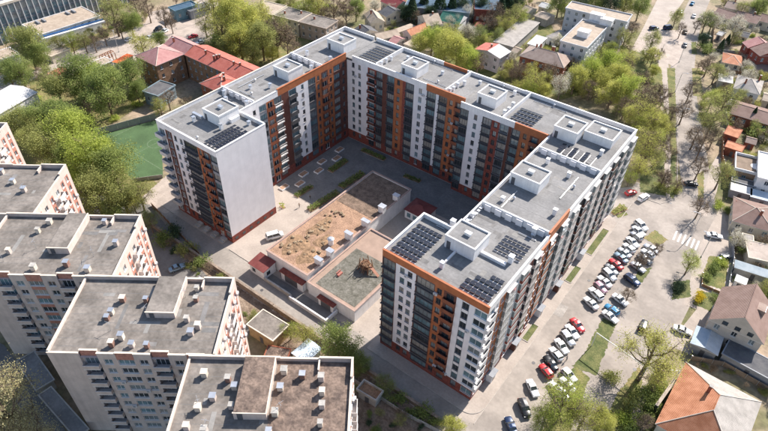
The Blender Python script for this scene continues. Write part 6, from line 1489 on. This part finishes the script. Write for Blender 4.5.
fence('ragged fence behind the old yards', [(152, 206), (200, 256)], 1.3, WOOD)
fence('broken fence panels below the ochre shed', [(345, 376), (402, 414), (440, 434)], 1.3, CONC)

for lab, pp in (('plot fence beside the grey slate house', [(716, 92), (742, 100), (768, 108)]), ('plot fence above the brown sheet roof', [(724, 108), (727, 128)]), ('plot fence behind the conifers', [(716, 52), (738, 54)]), ('plot fence below the blossom trees', [(722, 72), (768, 78)]),
        ('plot fence between the huts and tiled house', [(733, 246), (760, 254)]), ('garden fence behind the white and red roof', [(455, 66), (500, 70), (512, 62)]), ('garden fence along the long garage row', [(498, 36), (530, 16)]), ('garden fence before the green roof', [(436, 28), (470, 30)])):
    fence(lab, pp, 1.4, random.choice((WOOD, CONC, RUST, GREYP)), 3.0)
def person(x, y, top, bottom, label, seed, ang):
    r = random.Random(seed); bm_v = []; bm_e = []; rad = []
    def V(p, rr): bm_v.append(p); rad.append(rr); return len(bm_v) - 1
    pel = V((0, 0, .95), .15); ch = V((0, .02, 1.25), .165); sh_ = V((0, 0, 1.45), .12); nk = V((0, .0, 1.53), .06); hd = V((0, .03, 1.63), .1); ht = V((0, .03, 1.74), .085)
    E_ = [(pel, ch), (ch, sh_), (sh_, nk), (nk, hd), (hd, ht)]
    for s, fw in ((-1, .22), (1, -.18)):
        hp = V((s * .1, 0, .88), .1); kn = V((s * .11, fw * .6, .5), .07); an_ = V((s * .11, fw, .09), .045); to = V((s * .11, fw + .17, .04), .04)
        E_ += [(pel, hp), (hp, kn), (kn, an_), (an_, to)]
        so_ = V((s * .2, 0, 1.42), .07); el = V((s * .25, -fw * .3, 1.14), .05); wr = V((s * .24, -fw * .8 + .05, .9), .035); fi = V((s * .235, -fw * .8 + .08, .78), .028)
        E_ += [(sh_, so_), (so_, el), (el, wr), (wr, fi)]
    me = bpy.data.meshes.new('person'); me.from_pydata(bm_v, E_, [])
    skin = mat('skin', (.45, .27, .2), .6, .05); me.materials.append(top); me.materials.append(bottom); me.materials.append(skin)
    p = G(x, y); o = link('person', me, None, (p.x, p.y, .015), ang); tag(o, label, 'person')
    md = o.modifiers.new('skin', 'SKIN')
    for i, v in enumerate(me.skin_vertices[0].data): v.radius = (rad[i], rad[i] * .85)
    me.skin_vertices[0].data[0].use_root = True
    s2 = o.modifiers.new('sub', 'SUBSURF'); s2.levels = 1; s2.render_levels = 1
    bpy.context.view_layer.update()
    dg = bpy.context.evaluated_depsgraph_get(); nm = bpy.data.meshes.new_from_object(o.evaluated_get(dg)); o.modifiers.clear()
    nm.materials.clear()
    for m in (top, bottom, skin): nm.materials.append(m)
    for f in nm.polygons:
        c = f.center
        f.material_index = 2 if (c.z > 1.52 or (abs(c.x) > .2 and c.z < .93 and c.z > .7)) else (1 if c.z < .93 else 0); f.use_smooth = True
    o.data = nm
    bm = bmesh.new(); bmesh.ops.create_icosphere(bm, subdivisions=2, radius=.108)
    for v in bm.verts: v.co.z = max(v.co.z, -.03)
    hm = bpy.data.meshes.new('hair'); bm.to_mesh(hm); bm.free(); hm.materials.append(mat('hair_dark', (.03, .02, .015), .7, .1))
    link('hair', hm, o, (0, .01, 1.69))
person(310.3, 199.5, PAINTS['black'], DARK, 'person in dark clothes walking across the shaded courtyard', 1, R(20))
person(299.5, 207.5, mat('coat_beige', (.45, .35, .25), .9, .1), DARK, 'person in a beige coat walking where the courtyard turns sunny', 2, R(200))
person(566, 361, mat('coat_grey', (.2, .2, .22), .9, .1), DARK, 'person in grey standing between parked cars and service road', 3, R(120))
